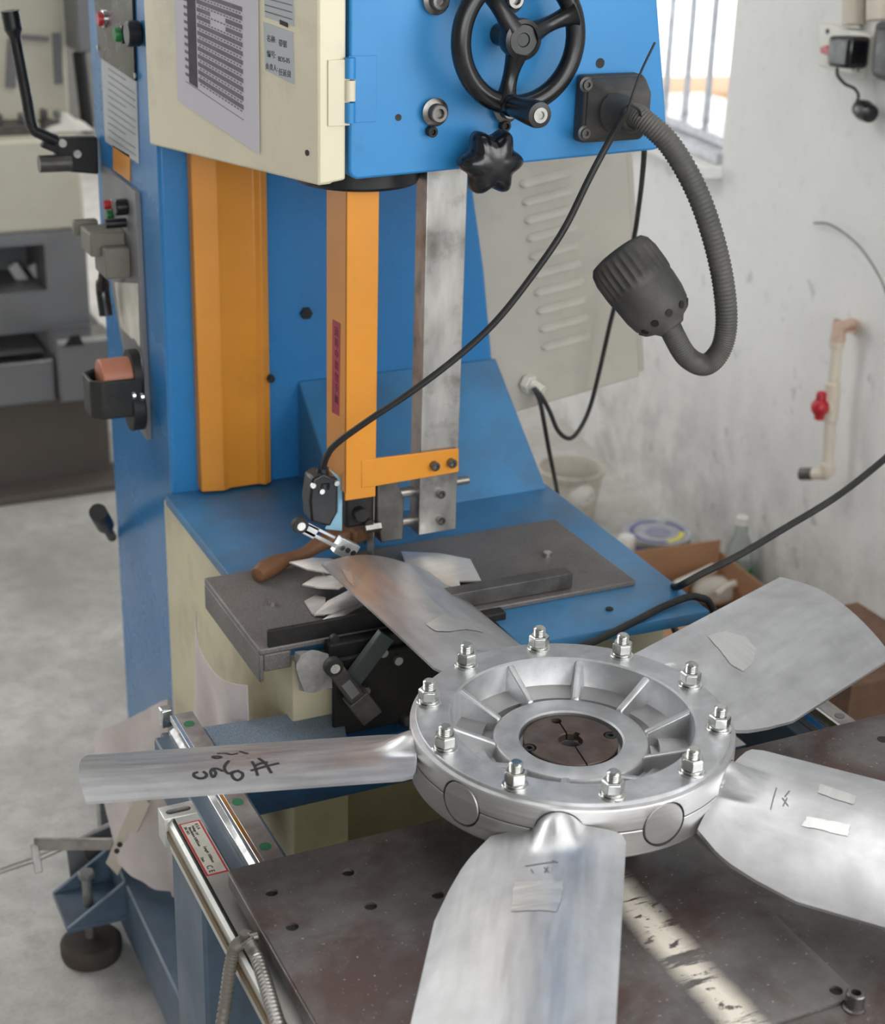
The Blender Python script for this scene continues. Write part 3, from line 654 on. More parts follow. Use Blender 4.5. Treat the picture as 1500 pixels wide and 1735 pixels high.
# --- electrical cabinet on the far flank, leaning with the flank
lean = rad(8.5); ex = Vector((math.cos(lean), 0, math.sin(lean))); ez = Vector((-math.sin(lean), 0, math.cos(lean)))
yE = .95; cbr = P(1085, 638, y=yE); 
def cb(u, v, y): return cbr + ex * u + ez * v + Vector((0, y - yE, 0))
g = G(); lo = [cb(-.34, 0, yE), cb(0, 0, yE), cb(0, 0, yE + .02), cb(-.34, 0, yE + .02)]; g.hexa(lo, [p + ez * .48 for p in lo])
cab = g.build('cabinet_door', GREYBOX, saw, bevel=.003); cab['label'] = 'grey louvred door of the electrical cabinet'
g = G(); gk = G(); lk = [cb(-.33, .004, yE + .019), cb(.010, .004, yE + .019), cb(.010, .004, yE + .03), cb(-.33, .004, yE + .03)]; gk.hexa(lk, [p + ez * .47 for p in lk]); gk.build('door_gap_strip', RUBBER, saw)  # black strip added as the shadowed gap between door and cabinet
g = G(); lo = [cb(-.34, -.004, yE + .024), cb(.024, -.004, yE + .024), cb(.024, -.004, yE + .2), cb(-.34, -.004, yE + .2)]; g.hexa(lo, [p + ez * .49 for p in lo])
g.build('electrical_cabinet', GREYBOX, saw, bevel=.003)
for k in range(10):
    a = P(880 + 4.15 * k, 313 + 30.7 * k, y=yE - .001); b = P(968 + 3.7 * k, 291 + 30.7 * k, y=yE - .001)
    L = (b - a).length; e = (b - a).normalized(); u = e.cross(Vector((0, 1, 0))) * -1
    def lv(s, t, a=a, e=e, u=u, L=L):
        q = min(1, min(s, 1 - s) * 12); hgt = math.sqrt(max(0, q)) * .0065 * math.sin(min(1, t * 1.15) * PI * .5) * (1 if t < .9 else (1 - t) * 10)
        return a + e * L * s + u * (t - .5) * .013 * max(.35, math.sqrt(q)) + Vector((0, -hgt, 0))
    G().sheet(lv, 24, 8).build('louver', GREYBOX, cab)
p = P(890, 648, y=yE); g = G().cyl(Vector(p), Vector(p) + Vector((.006, -.012, -.002)), .016, n=6); g.cyl(p + Vector((.006, -.012, -.002)), p + Vector((.016, -.03, -.008)), .0115, .010, 20); g.build('cable_gland', CERAM, cab, bevel=.001)
# levelling foot bracket and base beam
fx, fy = -.317, .888
g = G().box((-.362, .835, .088), (-.268, .94, .096))
for yy in (.835, .932): g.prism([(-.362, yy, .096), (-.268, yy, .096), (-.268, yy, .158)], (0, .008, 0))
fbk = g.build('foot_bracket', BLUE_G, saw, bevel=.0015)
G().cyl((fx, fy, .03), (fx, fy, .145), .008, n=16).build('levelling_bolt', RAILTOP, fbk); G().cyl((fx, fy, .145), (fx, fy, .156), .014, n=6).build('bolt_head', GREYPL, fbk, bevel=.002)
G().lathe([(.046, 0), (.048, .008), (.048, .024), (.042, .031), (.012, .034)], (fx, fy, 0), (0, 0, 1), 36).build('foot_pad', mat('grimy_foot_rubber', (70, 62, 56), .8), fbk)
G().box((-.27, .12, .05), (-.205, .95, .155)).build('base_beam', BLUE_G, saw, bevel=.004)
G().box((-.20, .40, .02), (-.16, .95, .20)).build('base_rail', BLUE, saw, bevel=.003)
# ------------------------------------------------------------------ sliding carriage on its stand
stand = thing('rail_stand', 'blue steel stand carrying two linear rails beneath the steel plate', 'stand', (0, .1, 0))
G().box((-.325, -.9, .60), (-.262, .40, .668)).build('rail_beam', BLUE_G, stand, bevel=.003)
G().box((.385, -.9, .60), (.45, .34, .668)).build('rail_beam', BLUE_G, stand, bevel=.003)
G().box((-.36, .10, 0), (-.27, .212, .655)).build('post', BLUE_G, stand, bevel=.004)
G().box((-.36, -.75, 0), (-.27, -.64, .655)).build('post', BLUE_G, stand, bevel=.004)
G().box((.36, .1, 0), (.45, .212, .6)).build('post', BLUE_G, stand, bevel=.004)
G().box((-.27, .13, .05), (.36, .17, .6)).build('stand_panel', CREAM_D, stand, bevel=.003)
G().box((-.27, -.6, .05), (-.25, .10, .56)).build('stand_panel', CREAM_D, stand, bevel=.003)
def rail(x, y1):
    g = G(); pr = [(-.0155, .668), (.0155, .668), (.0155, .677), (.0095, .681), (.0095, .686), (.0135, .690), (.0135, .698), (-.0135, .698), (-.0135, .690), (-.0095, .686), (-.0095, .681), (-.0155, .677)]
    r = g.prism([(x + a, y1, z) for a, z in pr], (0, -1.4, 0)).build('linear_rail', CHROME, stand, bevel=.0006)
    G().box((x - .0085, y1 - .002, .6978), (x + .0125, -.99 + .01, .6986)).build('rail_top_face', RAILTOP, r)
    return r
r1 = rail(-.293, .392); r2 = rail(.422, .335)
for yy in (.364, .276, .188, .100): G().cyl((-.292, yy, .6985), (-.292, yy, .6992), .0062, n=20).build('rail_cap', GREENCAP, r1)
for yy in (.28, .18, .088): G().cyl((.424, yy, .6985), (.424, yy, .6992), .0062, n=20).build('rail_cap', GREYPL, r2)
p = P(290, 1205, z=.69); G().box((p.x - .012, p.y, .668), (p.x + .002, p.y + .014, .692)).build('end_stop', ZINC, stand, bevel=.002)
# linear scale
sx0, sx1 = -.368, -.334
sc_ = thing('linear_scale', 'silver linear scale with red bordered label beside the left rail', 'linear scale', (sx0, .0, .655))
sbd = G().prism([(sx0 + .002, .197, .655), (sx1, .197, .655), (sx1, .197, .69), (sx0 + .009, .197, .69), (sx0 + .009, .197, .687), (sx0 + .007, .197, .687), (sx0 + .006, .197, .689), (sx0 + .002, .197, .686)], (0, -1.1, 0)).build('scale_housing', SILVERSC, sc_, bevel=.0005)
G().box((sx0 + .0, .196, .668), (sx0 + .0022, -.9, .676)).build('seal_lip', SEAL, sc_)
G().box((sx0 + .0078, .196, .6872), (sx0 + .0090, -.9, .6903)).build('groove', BLACKM, sc_)
g = G().box((sx0 - .002, .197, .655), (sx1 + .001, .222, .691)); eb = g.build('end_block', SILVERSC, sc_, bevel=.001)
cx_ = (sx0 + sx1) / 2; g = G().box((cx_ - .009, .2045, .68), (cx_ + .009, .2135, .70)); g.cyl((cx_ - .009, .209, .68), (cx_ - .009, .209, .70), .0045, n=16); 
for xx in (cx_ - .009, cx_ + .009): carve(eb, G().cyl((xx, .209, .676), (xx, .209, .70), .0046, n=18))
carve(eb, G().box((cx_ - .009, .2044, .676), (cx_ + .009, .2136, .70)))
G().box((cx_ - .014, .205, .6755), (cx_ + .014, .213, .6765)).build('slot_floor', BLACKM, sc_)
lx0, lx1, ly0, ly1 = -.3585, -.3355, .086, .184
G().box((lx0, ly0, .690), (lx1, ly1, .6903)).build('label_border', REDL, sc_)
lb_ = G().box((lx0 + .002, ly0 + .0022, .6903), (lx1 - .002, ly1 - .0022, .6906)).build('label', CERAM, sc_)
def ltext(s_, u, v, size): text('lettering', s_, size, (lx1 - .0028 - v, ly1 - .004 - u, .6908), (0, -1, 0), (1, 0, 0), INKB, sc_, .0001)
ltext('B S A', .002, .0045, .0050); ltext('Voltage 5V', .004, .0088, .0042); ltext('Resolution 0.005mm ', .006, .0128, .0044); ltext('SN. NO.', .004, .0168, .0042)
ltext('Length 1000mm', .045, .0085, .0046); ltext('Date', .062, .0168, .0042); ltext('C E', .078, .0158, .0085)
# carriage
car = thing('carriage_table', 'brown stained steel carriage plate on rails beneath the fan', 'machine table', (0, -.3, .699))
bp = G().box((-.348, -1.0, .699), (.56, .049, .716)).build('base_plate', PLATE, car, bevel=.0015)
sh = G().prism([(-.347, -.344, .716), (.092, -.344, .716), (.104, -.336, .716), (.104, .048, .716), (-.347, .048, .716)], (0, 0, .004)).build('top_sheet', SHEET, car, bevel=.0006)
holes = [(460, 1512), (590, 1478), (628, 1535), (495, 1570), (742, 1516), (1417, 1678)]
g2 = None
for q in holes:
    p = P(*q, z=.72); carve(sh, G().cyl((p.x, p.y, .70), (p.x, p.y, .75), .0062, n=20))
    G().cyl((p.x, p.y, .7165), (p.x, p.y, .7168), .0075, n=16).build('hole_floor', BLACKM, car)
p = P(1497, 1253, z=.716); G().cyl((p.x, p.y, .716), (p.x, p.y, .7163), .007, n=16).build('hole_floor', BLACKM, car)
p = P(1447, 1708, z=.716); g = G().lathe([(.0105, 0), (.0105, .002), (.0085, .003), (.0085, .016), (.0075, .017), (.0045, .017), (.004, .011)], (p.x, p.y, .716), (0, 0, 1), 20); g.build('cap_screw', BOLTM, car)
for x_ in (-.293, .422):
    for y_ in (-.02, -.5): G().box((x_ - .03, y_ - .04, .676), (x_ + .03, y_ + .04, .699)).build('slider_block', STEEL_D, car, bevel=.002)
G().lathe([(.075, 0), (.075, .012), (.045, .014), (.045, .0585)], (0, 0, .72), (0, 0, 1), 36).build('mounting_spindle', STEEL_D, car)
# hoses at the carriage flank
pe = P(430, 1588, z=.708)
el = socket_screw(pe + Vector((.003, 0, 0)), .0055, .008, 'hose_screw', False, BOLTM, (-1, 0, 0), car)
def hose(name, pts, r, mt, label, ribs=2.0):
    ps = spline(pts, 26)
    o = G().tube(ps, r, 14, rf=lambda t, i: r * (1.0 if i % 4 < 2 else .84)).build(name, mt); return tag(o, label, 'hose', 'armoured hoses beside the steel plate')
hose('armoured_hose', [pe + Vector((-.006, .004, .004)), P(416, 1592, z=.705), P(399, 1605, z=.69), P(390, 1640, z=.67), P(383, 1690, z=.64), P(373, 1760, z=.60), P(365, 1850, z=.55)], .0065, mat('grey_plastic_hose', (128, 122, 114), .5, .2, None, 0, 8, .5, .7, .05, 20), 'smooth grey hose bending down at the corner of the steel plate')
hose('armoured_hose', [pe + Vector((-.008, -.006, .002)), P(435, 1620, z=.702), P(448, 1660, z=.700), P(460, 1700, z=.698), P(474, 1745, z=.694), P(490, 1800, z=.69)], .007, ARMOUR, 'ribbed metal armoured hose running along the flank of the steel plate')
# ------------------------------------------------------------------ the fan
fan = thing('fan_rotor', 'large aluminium fan rotor with five blades bolted in a round hub', 'fan', (0, 0, .7785))
ZM = .810
def rev(name, prof, mt, par, n=128):
    return G().lathe(prof, (0, 0, 0), (0, 0, 1), n, True, closed=True).build(name, mt, par, ang=20)
cut_all = G()
for k in range(10):
    a = rad(21 + 36 * k); d = Vector((math.cos(a), math.sin(a), 0)); cut_all.cyl(d * .130 + Vector((0, 0, ZM)), d * .18 + Vector((0, 0, ZM)), .0236, n=40)
top = rev('hub_upper_half', [(.012, .804), (.012, .796), (.10, .796), (.128, .8108), (.1626, .8108), (.1632, .8116), (.1632, .8332), (.1622, .8350), (.1584, .8362), (.1576, .8394), (.1568, .840), (.1250, .840), (.1228, .8385), (.1195, .811), (.1165, .8050), (.112, .8035), (.088, .8015), (.0815, .8030), (.0790, .8125), (.0775, .8145), (.0765, .815), (.0545, .815), (.0525, .8135), (.0520, .803)], ALUC, fan)
carve(top, cut_all)
top.data.materials.append(ALUT)
for f_ in top.data.polygons:
    c_ = f_.center + wpos(fan); n_ = f_.normal
    if math.hypot(c_.x, c_.y) > .155 and abs(n_.z) < .75 and c_.z < .8352: f_.material_index = 1
low = rev('hub_lower_half', [(.06, .7786), (.154, .7786), (.160, .780), (.1632, .7835), (.1632, .8088), (.1626, .8096), (.09, .8096), (.09, .7955), (.06, .7955)], ALUT, fan)
carve(low, cut_all)
# give the turned outside of the upper half the same machined look: a rim ring of its own
for k in range(10):
    a = rad(21 + 36 * k); d = Vector((math.cos(a), math.sin(a), 0)); t = Vector((-d.y, d.x, 0)); h = Vector((0, 0, 1))
    # rib: slopes from the ring down to the boss
    w0, w1 = .0042, .0034
    A = d * .124; Bp = d * .0775
    lo = [A - t * .0085 + h * .800, Bp - t * .0075 + h * .798, Bp + t * .0075 + h * .798, A + t * .0085 + h * .800]
    hi = [A - t * w0 + h * .8385, Bp - t * w1 + h * .8165, Bp + t * w1 + h * .8165, A + t * w0 + h * .8385]
    G().hexa(lo, hi).build('hub_rib', ALUC, fan, bevel=.0022, seg=3)
bush = G().lathe([(.0125, .79), (.048, .79), (.0482, .8115), (.0475, .8125), (.0135, .8125), (.0125, .8115)], (0, 0, 0), (0, 0, 1), 72, closed=True).build('bushing', BUSH, fan, ang=30)
cg = G(); aa = rad(-100); dd = Vector((math.cos(aa), math.sin(aa), 0)); pp = Vector((-dd.y, dd.x, 0))
carve(bush, G().obox(Vector((.0095, .0065, .8)), (.83, .56, 0), (-.56, .83, 0), (0, 0, 1), .010, .006, .06))
carve(bush, G().obox(dd * .03 + Vector((0, 0, .81)), dd, pp, (0, 0, 1), .042, .0017, .05))
carve(bush, G().obox(-dd * .022 + Vector((0, 0, .81)), dd, pp, (0, 0, 1), .030, .0017, .05))
G().cyl((0, 0, .785), (0, 0, .786), .0135, n=24).build('bore_floor', BLACKM, fan)
for q, r, scr in (((1035, 1245), .0075, True), ((897, 1266), .0075, True), ((943, 1221), .0055, False)):
    p = P(*q, z=.8128); carve(bush, G().cyl((p.x, p.y, .803), (p.x, p.y, .83), r, n=18))
    if scr: G().lathe([(.0058, 0), (.0058, .009), (.005, .0095), (.003, .0095), (.0028, .005)], (p.x, p.y, .803), (0, 0, 1), 16).build('set_screw', BLACKM, fan)
    else: G().cyl((p.x, p.y, .8032), (p.x, p.y, .8036), r * .95, n=16).build('screw_hole', BLACKM, fan)
# bolts
def bolt_parts(c):
    prof = [(.0055, .0)]; z = .0
    g = G(); pr = [(.0066, 0), (.0066, .0165)]
    zz = .0165
    for k in range(4): pr += [(.0067, zz), (.0056, zz + .001), (.0067, zz + .002)]; zz += .002
    pr += [(.0062, zz + .0006), (.0048, zz + .0018)]
    return g.lathe(pr, c, (0, 0, 1), 24)
first = None
for k in range(10):
    a = rad(3.2 + 36 * k); c = Vector((math.cos(a) * .1455, math.sin(a) * .1455, .840))
    if first is None:
        st0 = bolt_parts(c).build('bolt', ZINC, fan, loc=c)
        n0 = G().lathe([(.0096, .0050), (.0112, .0060), (.0112, .0155), (.0096, .0168), (.006, .0168)], c, (0, 0, 1), 6).build('nut', ZINC, st0, loc=c, ang=20, bevel=.0004)
        w0_ = G().lathe([(.0128, 0), (.0128, .0018), (.0122, .0024), (.006, .0024)], c, (0, 0, 1), 32).build('washer', ZINC, st0, loc=c)
        s0_ = G().lathe([(.0100, .0026), (.0104, .0029), (.0104, .0046), (.0100, .0050), (.006, .0050)], c, (0, 0, 1), 32).build('spring_washer', ZINC, st0, loc=c)
        for o in (n0, w0_, s0_): o.location = (0, 0, 0)
        first = [st0, n0, w0_, s0_]
        st0.location = c - wpos(fan)
    else:
        s = first[0].copy(); COL.objects.link(s); s.location = c - wpos(fan)
        for o in first[1:]:
            q = o.copy(); COL.objects.link(q); q.parent = s
        s.rotation_euler = (0, 0, random.uniform(0, 1))
# blades
def interp(x, xs, ys): return float(np.interp(x, xs, ys))
TL, TU, ZL, ZU = -.101, .061, -.038, .010
def sroot(t): return interp(t, [-.101, -.094, -.087, -.080, -.064, -.03, .03, .050, .0575, .061], [.262, .224, .197, .180, .155, .158, .163, .167, .171, .182])
def stip(t): return .486 - 1.4 * (t + .018) ** 2
def zblade(t, s):
    f = (t - TL) / (TU - TL); cam_ = .0145 * (1 - (2 * f - 1) ** 2) + .0015 * max(0, 1 - abs(f - .62) / .3)
    z = ZL + (ZU - ZL) * f + cam_
    # round shank that melts into the blade
    u = min(1, max(0, (s - .158) / .050)); w_ = 1 - u * u * (3 - 2 * u); R_ = .0226
    if w_ > 0:
        hs = math.sqrt(max(0, R_ * R_ - t * t)) if abs(t) < R_ * .96 else R_ * .28 - (abs(t) - R_ * .96) * 3.2
        d_ = hs - z; k = .0035; z = z + w_ * .5 * (d_ + math.sqrt(d_ * d_ + k * k)) if d_ > -.03 else z
    return z
def bl_pt(u, v, off=0):
    t = TL + (TU - TL) * v; s0 = sroot(t); s = s0 + (stip(t) - s0) * u; return Vector((s, t, zblade(t, s) + off))
NU, NV = 64, 44
def blade_mesh():
    g = G(); k = NV + 1
    top_ = [bl_pt((i / NU) ** 1.25, j / NV) for i in range(NU + 1) for j in range(k)]
    bot = []
    for i in range(NU + 1):
        for j in range(k):
            p = top_[i * k + j]; v = j / NV; f = v; th = .0030 + .0030 * (1 - (2 * v - 1) ** 2)
            cam_ = .0145 * (1 - (2 * f - 1) ** 2); zb = ZL + (ZU - ZL) * f + cam_ - th
            bot.append(Vector((p.x, p.y, min(p.z - .001, zb))))
    fs = [(i * k + j, (i + 1) * k + j, (i + 1) * k + j + 1, i * k + j + 1) for i in range(NU) for j in range(NV)]
    N = len(top_); fs += [tuple(N + q for q in f[::-1]) for f in fs]
    rim = [i * k for i in range(NU + 1)] + [NU * k + j for j in range(1, k)] + [i * k + NV for i in range(NU - 1, -1, -1)] + [j for j in range(NV - 1, 0, -1)]
    fs += [(rim[(q + 1) % len(rim)], rim[q], N + rim[q], N + rim[(q + 1) % len(rim)]) for q in range(len(rim))]
    g.add(top_ + bot, fs)
    g.lathe([(.0226, .125), (.0226, .164), (.020, .172), (.014, .185), (.006, .2)], (0, 0, 0), (1, 0, 0), 36)
    return g
bm0 = None
blades = {}
for k, az in enumerate((165, 93, 21, -51, -123)):
    if bm0 is None:
        b = blade_mesh().build('blade', ALU, fan, loc=wpos(fan), ang=40); bm0 = b
    else:
        b = bm0.copy(); COL.objects.link(b)
    b.location = Vector((0, 0, ZM)) - wpos(fan)
    b.rotation_euler = (0, 0, rad(az)); blades[az] = b
bm0.data.transform(Matrix.Translation(wpos(fan)))
def local_patch(az, poly, name='ground_patch', mt=ALUP, h=.0006):
    """thin ground spot that follows the blade surface: poly in (radius, chord fraction)"""
    cs = sum(p[0] for p in poly) / len(poly); cv = sum(p[1] for p in poly) / len(poly); n = len(poly)
    ring = []
    for i in range(n):
        for q in range(8):
            t = q / 8; a, b = poly[i], poly[(i + 1) % n]; ring.append((a[0] + (b[0] - a[0]) * t + random.uniform(-.0007, .0007), a[1] + (b[1] - a[1]) * t + random.uniform(-.004, .004)))
    vs, fs = [], []; L = 7; m_ = len(ring)
    for l in range(L + 1):
        for (s, v) in ring:
            f = l / L; ss = cs + (s - cs) * f; vv = cv + (v - cv) * f; t = TL + (TU - TL) * vv
            vs.append(Vector((ss, t, zblade(t, ss) + h)))
    for l in range(L):
        for i in range(m_):
            j = (i + 1) % m_; fs.append((l * m_ + i, l * m_ + j, (l + 1) * m_ + j, (l + 1) * m_ + i))
    me = bpy.data.meshes.new(name); me.from_pydata(vs, [], fs); me.materials.append(mt)
    me.polygons.foreach_set('use_smooth', [True] * len(me.polygons))
    o = bpy.data.objects.new(name, me); COL.objects.link(o); o.parent = blades[az]; return o
# pen marks, written on the metal: strokes dropped from the photograph onto the blade surface
def blade_bvh(az):
    me = blades[az].data; mw = Matrix.Translation(Vector((0, 0, ZM))) @ Matrix.Rotation(rad(az), 4, 'Z')
    return BVHTree.FromPolygons([mw @ v.co for v in me.vertices], [tuple(p.vertices) for p in me.polygons]), mw
for az, pl in ((21, [(1198, 1078), (1228, 1070), (1264, 1080), (1282, 1100), (1276, 1124), (1258, 1138), (1238, 1126), (1218, 1100)]),
               (93, [(721, 1058), (736, 1050), (752, 1041), (772, 1050), (800, 1056), (818, 1072), (790, 1067), (764, 1071), (738, 1070)]),
               (93, [(578, 962), (596, 972), (601, 996), (588, 984)]),
               (-123, [(872, 1496), (956, 1494), (952, 1522), (943, 1545), (866, 1545)]),
               (-51, [(1391, 1328), (1452, 1350), (1445, 1364), (1386, 1344)]), (-51, [(1368, 1384), (1442, 1398), (1436, 1417), (1359, 1400)])):
    bvh, mw = blade_bvh(az); inv = mw.inverted(); q = []
    for px, py in pl:
        hit = bvh.ray_cast(Vector(C0), Vector(ray(px, py)))[0]
        if hit is not None: h_ = inv @ hit; q.append((h_.x, (h_.y - TL) / (TU - TL)))
    if len(q) > 2: local_patch(az, q)
def strokes(az, lines, wid, mt, name):
    bvh, mw = blade_bvh(az); inv = mw.inverted(); g = G()
    for ln in lines:
        ps = []
        for q in spline([Vector((a, b, 0)) for a, b in ln], 6):
            d = Vector(ray(q.x, q.y)); hit, nrm, _, _ = bvh.ray_cast(Vector(C0), d)
            if hit is not None and (not ps or (hit - ps[-1][0]).length < .08): ps.append((hit, nrm if nrm.z > 0 else -nrm))
        if len(ps) < 2: continue
        vs = []
        for i, (p, n_) in enumerate(ps):
            t = (ps[min(i + 1, len(ps) - 1)][0] - ps[max(i - 1, 0)][0]).normalized(); sd = n_.cross(t).normalized() * wid / 2
            vs += [p + n_ * .0005 - sd, p + n_ * .0005 + sd]
        g.add([inv @ v for v in vs], [(2 * i, 2 * i + 1, 2 * i + 3, 2 * i + 2) for i in range(len(ps) - 1)])
    me = bpy.data.meshes.new(name); me.from_pydata(g.v, [], g.f); me.materials.append(mt)
    o = bpy.data.objects.new(name, me); COL.objects.link(o); o.parent = blades[az]; return o
def z5(pts): return [(310 + x * .12, 1250 + y * .12) for x, y in pts]
strokes(165, [z5([(975, 335), (1020, 420), (1055, 535)]), z5([(1065, 292), (1160, 360), (1250, 500)]), z5([(1015, 400), (1090, 365), (1200, 345)]), z5([(955, 468), (1100, 425), (1230, 390), (1360, 360)]),
              z5([(650, 325), (595, 390), (590, 450), (640, 505), (720, 480), (800, 465)]), z5([(720, 485), (690, 515), (715, 570), (775, 600), (840, 555), (835, 500), (770, 475), (720, 485)]),
              z5([(565, 475), (490, 440), (420, 440), (390, 490), (425, 555), (465, 500), (430, 450)]), z5([(285, 478), (335, 520), (310, 560), (240, 575), (160, 545), (160, 505), (215, 485)])], .0030, INKB, 'marker_number')
strokes(165, [z5([(410, 272), (470, 262), (540, 276), (480, 292), (410, 272)]), z5([(480, 224), (600, 222), (680, 238), (780, 222)]), z5([(795, 195), (860, 212), (920, 228)])], .0030, INKB, 'marker_number')
PENC = mat('pencil_grey', (120, 120, 126), .6)
strokes(-123, [[(890, 1468), (915, 1464), (942, 1460)], [(900, 1473), (904, 1480)], [(922, 1470), (930, 1478)], [(929, 1469), (923, 1479)], [(936, 1458), (946, 1462)]], .0012, PENC, 'pencil_mark')
strokes(-51, [[(1316, 1335), (1311, 1352), (1306, 1372)], [(1327, 1366), (1334, 1352)], [(1326, 1352), (1336, 1366)], [(1330, 1350), (1338, 1340)]], .0012, PENC, 'pencil_mark')
for az in (129, 57, -15, -87, -159):
    a = rad(az); d = Vector((math.cos(a), math.sin(a), 0)); o = Vector((0, 0, ZM))
    G().lathe([(.0218, .128), (.0218, .1612), (.0210, .1622)], o, d, 40).build('socket_plug', ALUT, fan)
# ------------------------------------------------------------------ work lamp
lamp = thing('work_lamp', 'dusty black work lamp on ribbed gooseneck fixed to the saw head', 'lamp', tuple(P(1020, 190, y=.5)))
a, b, c, d = P(975, 128, y=.5), P(970, 232, y=.5), P(1090, 245, y=.5), P(1072, 120, y=.5)
x0, x1, zz0, zz1 = .249, .332, b.z - .004, a.z + .002
g = G()
lo = [(x0, .5, zz0), (x1, .5, zz0), (x1, .5, zz1), (x0, .5, zz1)]; mid_ = [(x, .476, z) for x, _, z in lo]
hi_ = [(x0 + .03, .446, zz0 + .016), (x1 - .008, .446, zz0 + .016), (x1 - .008, .446, zz1 - .016), (x0 + .03, .446, zz1 - .016)]
g.hexa(lo, mid_); g.hexa(mid_, hi_)
mb = g.build('mounting_box', DUSTY, lamp, bevel=.005, seg=3)
for q in ((993, 143), (990, 225)):
    p = P(*q, y=.474); G().lathe([(.009, 0), (.009, .0015), (.006, .0025), (.006, .006), (.003, .006), (.003, .003)], p, (0, -1, 0), 16).build('box_screw', STEEL_D, lamp)
gn = [P(1040, 190, y=.455), P(1070, 193, y=.425), P(1090, 203, y=.405), P(1135, 245, y=.385), P(1178, 318, y=.37), P(1208, 400, y=.36), P(1226, 480, y=.352), P(1231, 550, y=.348), P(1220, 595, y=.346), P(1195, 618, y=.345), P(1165, 605, y=.346), P(1143, 570, y=.347), P(1128, 535, y=.348)]
ps = spline(gn, 44)
G().tube([gn[0], gn[0].lerp(gn[1], .5), gn[1].lerp(gn[2], .3)], .021, 24, rf=lambda t, i: .024 - .006 * t).build('neck_collar', DUSTY, lamp, bevel=.003)
G().tube(ps, .014, 18, rf=lambda t, i: .0137 if i % 4 < 2 else .0125).build('gooseneck', HOSE, lamp, ang=60)
ha, hb = P(1136, 552, y=.345), P(1058, 446, y=.40); hd = hb - ha; HL = hd.length
lhead = G().lathe([(.016, -.004), (.021, .002), (.030, .006), (.037, .018), (.040, .032), (.0412, .052), (.0408, .056), (.0424, .060), (.0430, .068), (.0430, HL - .004), (.0405, HL + .008), (.036, HL + .014), (.028, HL + .016)], ha, hd, 112, True,
                  mod=lambda t, h: (1 - .085 * (0.5 + .5 * math.copysign(abs(math.cos(28 * t)) ** .5, math.cos(28 * t)))) if .062 < h < HL + .004 else 1, up=(0, 1, 0)).build('lamp_head', DUSTY, lamp, ang=45)
fx_, fy_, fa_ = frame(hd, (0, 1, 0))
for k in range(10):
    t = 2 * PI * k / 10 + .2; dr = fx_ * math.cos(t) + fy_ * math.sin(t); p = ha + fa_ * .011 + dr * .0325
    nn = (dr * .8 - fa_ * .6).normalized(); G().cyl(p - nn * .003, p + nn * .0012, .0048, n=14).build('vent_hole', BLACKM, lamp)
# ------------------------------------------------------------------ cables
def cable(name, pts, r, label, mt=RUBBER, n=12, cat='cable'):
    return tag(G().tube(spline(pts, n), r, 10).build(name, mt), label, cat)
cable('switch_cable', [P(547, 798, y=.54), P(553, 775, y=.525), P(570, 752, y=.51), P(625, 712, y=.485), P(700, 662, y=.46), P(775, 605, y=.445), P(840, 545, y=.432), P(900, 470, y=.42), P(955, 390, y=.412), P(1000, 300, y=.405), P(1035, 235, y=.40), P(1062, 190, y=.385)], .0042, 'black cable sagging from the roller switch to the lamp gooseneck')
cable('thin_wire_end', [P(1062, 192, y=.384), P(1074, 155, y=.38), P(1088, 118, y=.385), P(1110, 72, y=.39)], .0014, 'thin dark wire end pointing up from the lamp gooseneck', RUBBER, 8, 'wire')
g = G().tube(spline([P(1050, 205, y=.395), P(1054, 190, y=.39), P(1066, 178, y=.386), P(1082, 186, y=.39), P(1086, 198, y=.40)], 8), .0016, 8); tag(g.build('cable_tie', RUBBER), 'thin wire loop tying the cable to the lamp gooseneck', 'wire')
cable('lamp_cable', [P(1093, 235, y=.52), P(1090, 285, y=.62), P(1084, 340, y=.72), P(1074, 405, y=.80), P(1055, 470, y=.86), P(1035, 545, y=.885), P(1018, 620, y=.90), P(1000, 690, y=.91), P(982, 728, y=.91), P(965, 743, y=.91), P(946, 730, y=.91), P(932, 698, y=.91), P(918, 672, y=.91), P(905, 657, y=.918)], .0036, 'black lamp cable hanging in a loop below the louvred cabinet')
cable('cabinet_cable', [P(905, 657, y=.918), P(915, 680, y=.91), P(922, 715, y=.91), P(930, 760, y=.93), P(938, 800, y=.98), P(944, 832, y=1.05), P(948, 860, y=1.1)], .0036, 'short black cable dropping from the cabinet gland behind the blue deck')
cable('power_cable', [P(1560, 720, z=.92), P(1500, 777, z=.88), P(1420, 840, z=.85), P(1330, 895, z=.82), P(1250, 942, z=.80), P(1190, 972, z=.785), P(1152, 993, z=.770), (.405, .45, .70), (.425, .40, .62), (.425, .345, .64), (.40, .315, .72), P(1203, 1022, z=.757), P(1188, 1013, z=.766), P(1165, 1012, z=.767), P(1120, 1030, z=.764), P(1070, 1056, z=.763), P(1000, 1090, z=.763), P(940, 1110, z=.763)], .0048, 'thick black power cable crossing in front of the wall to the blue deck')
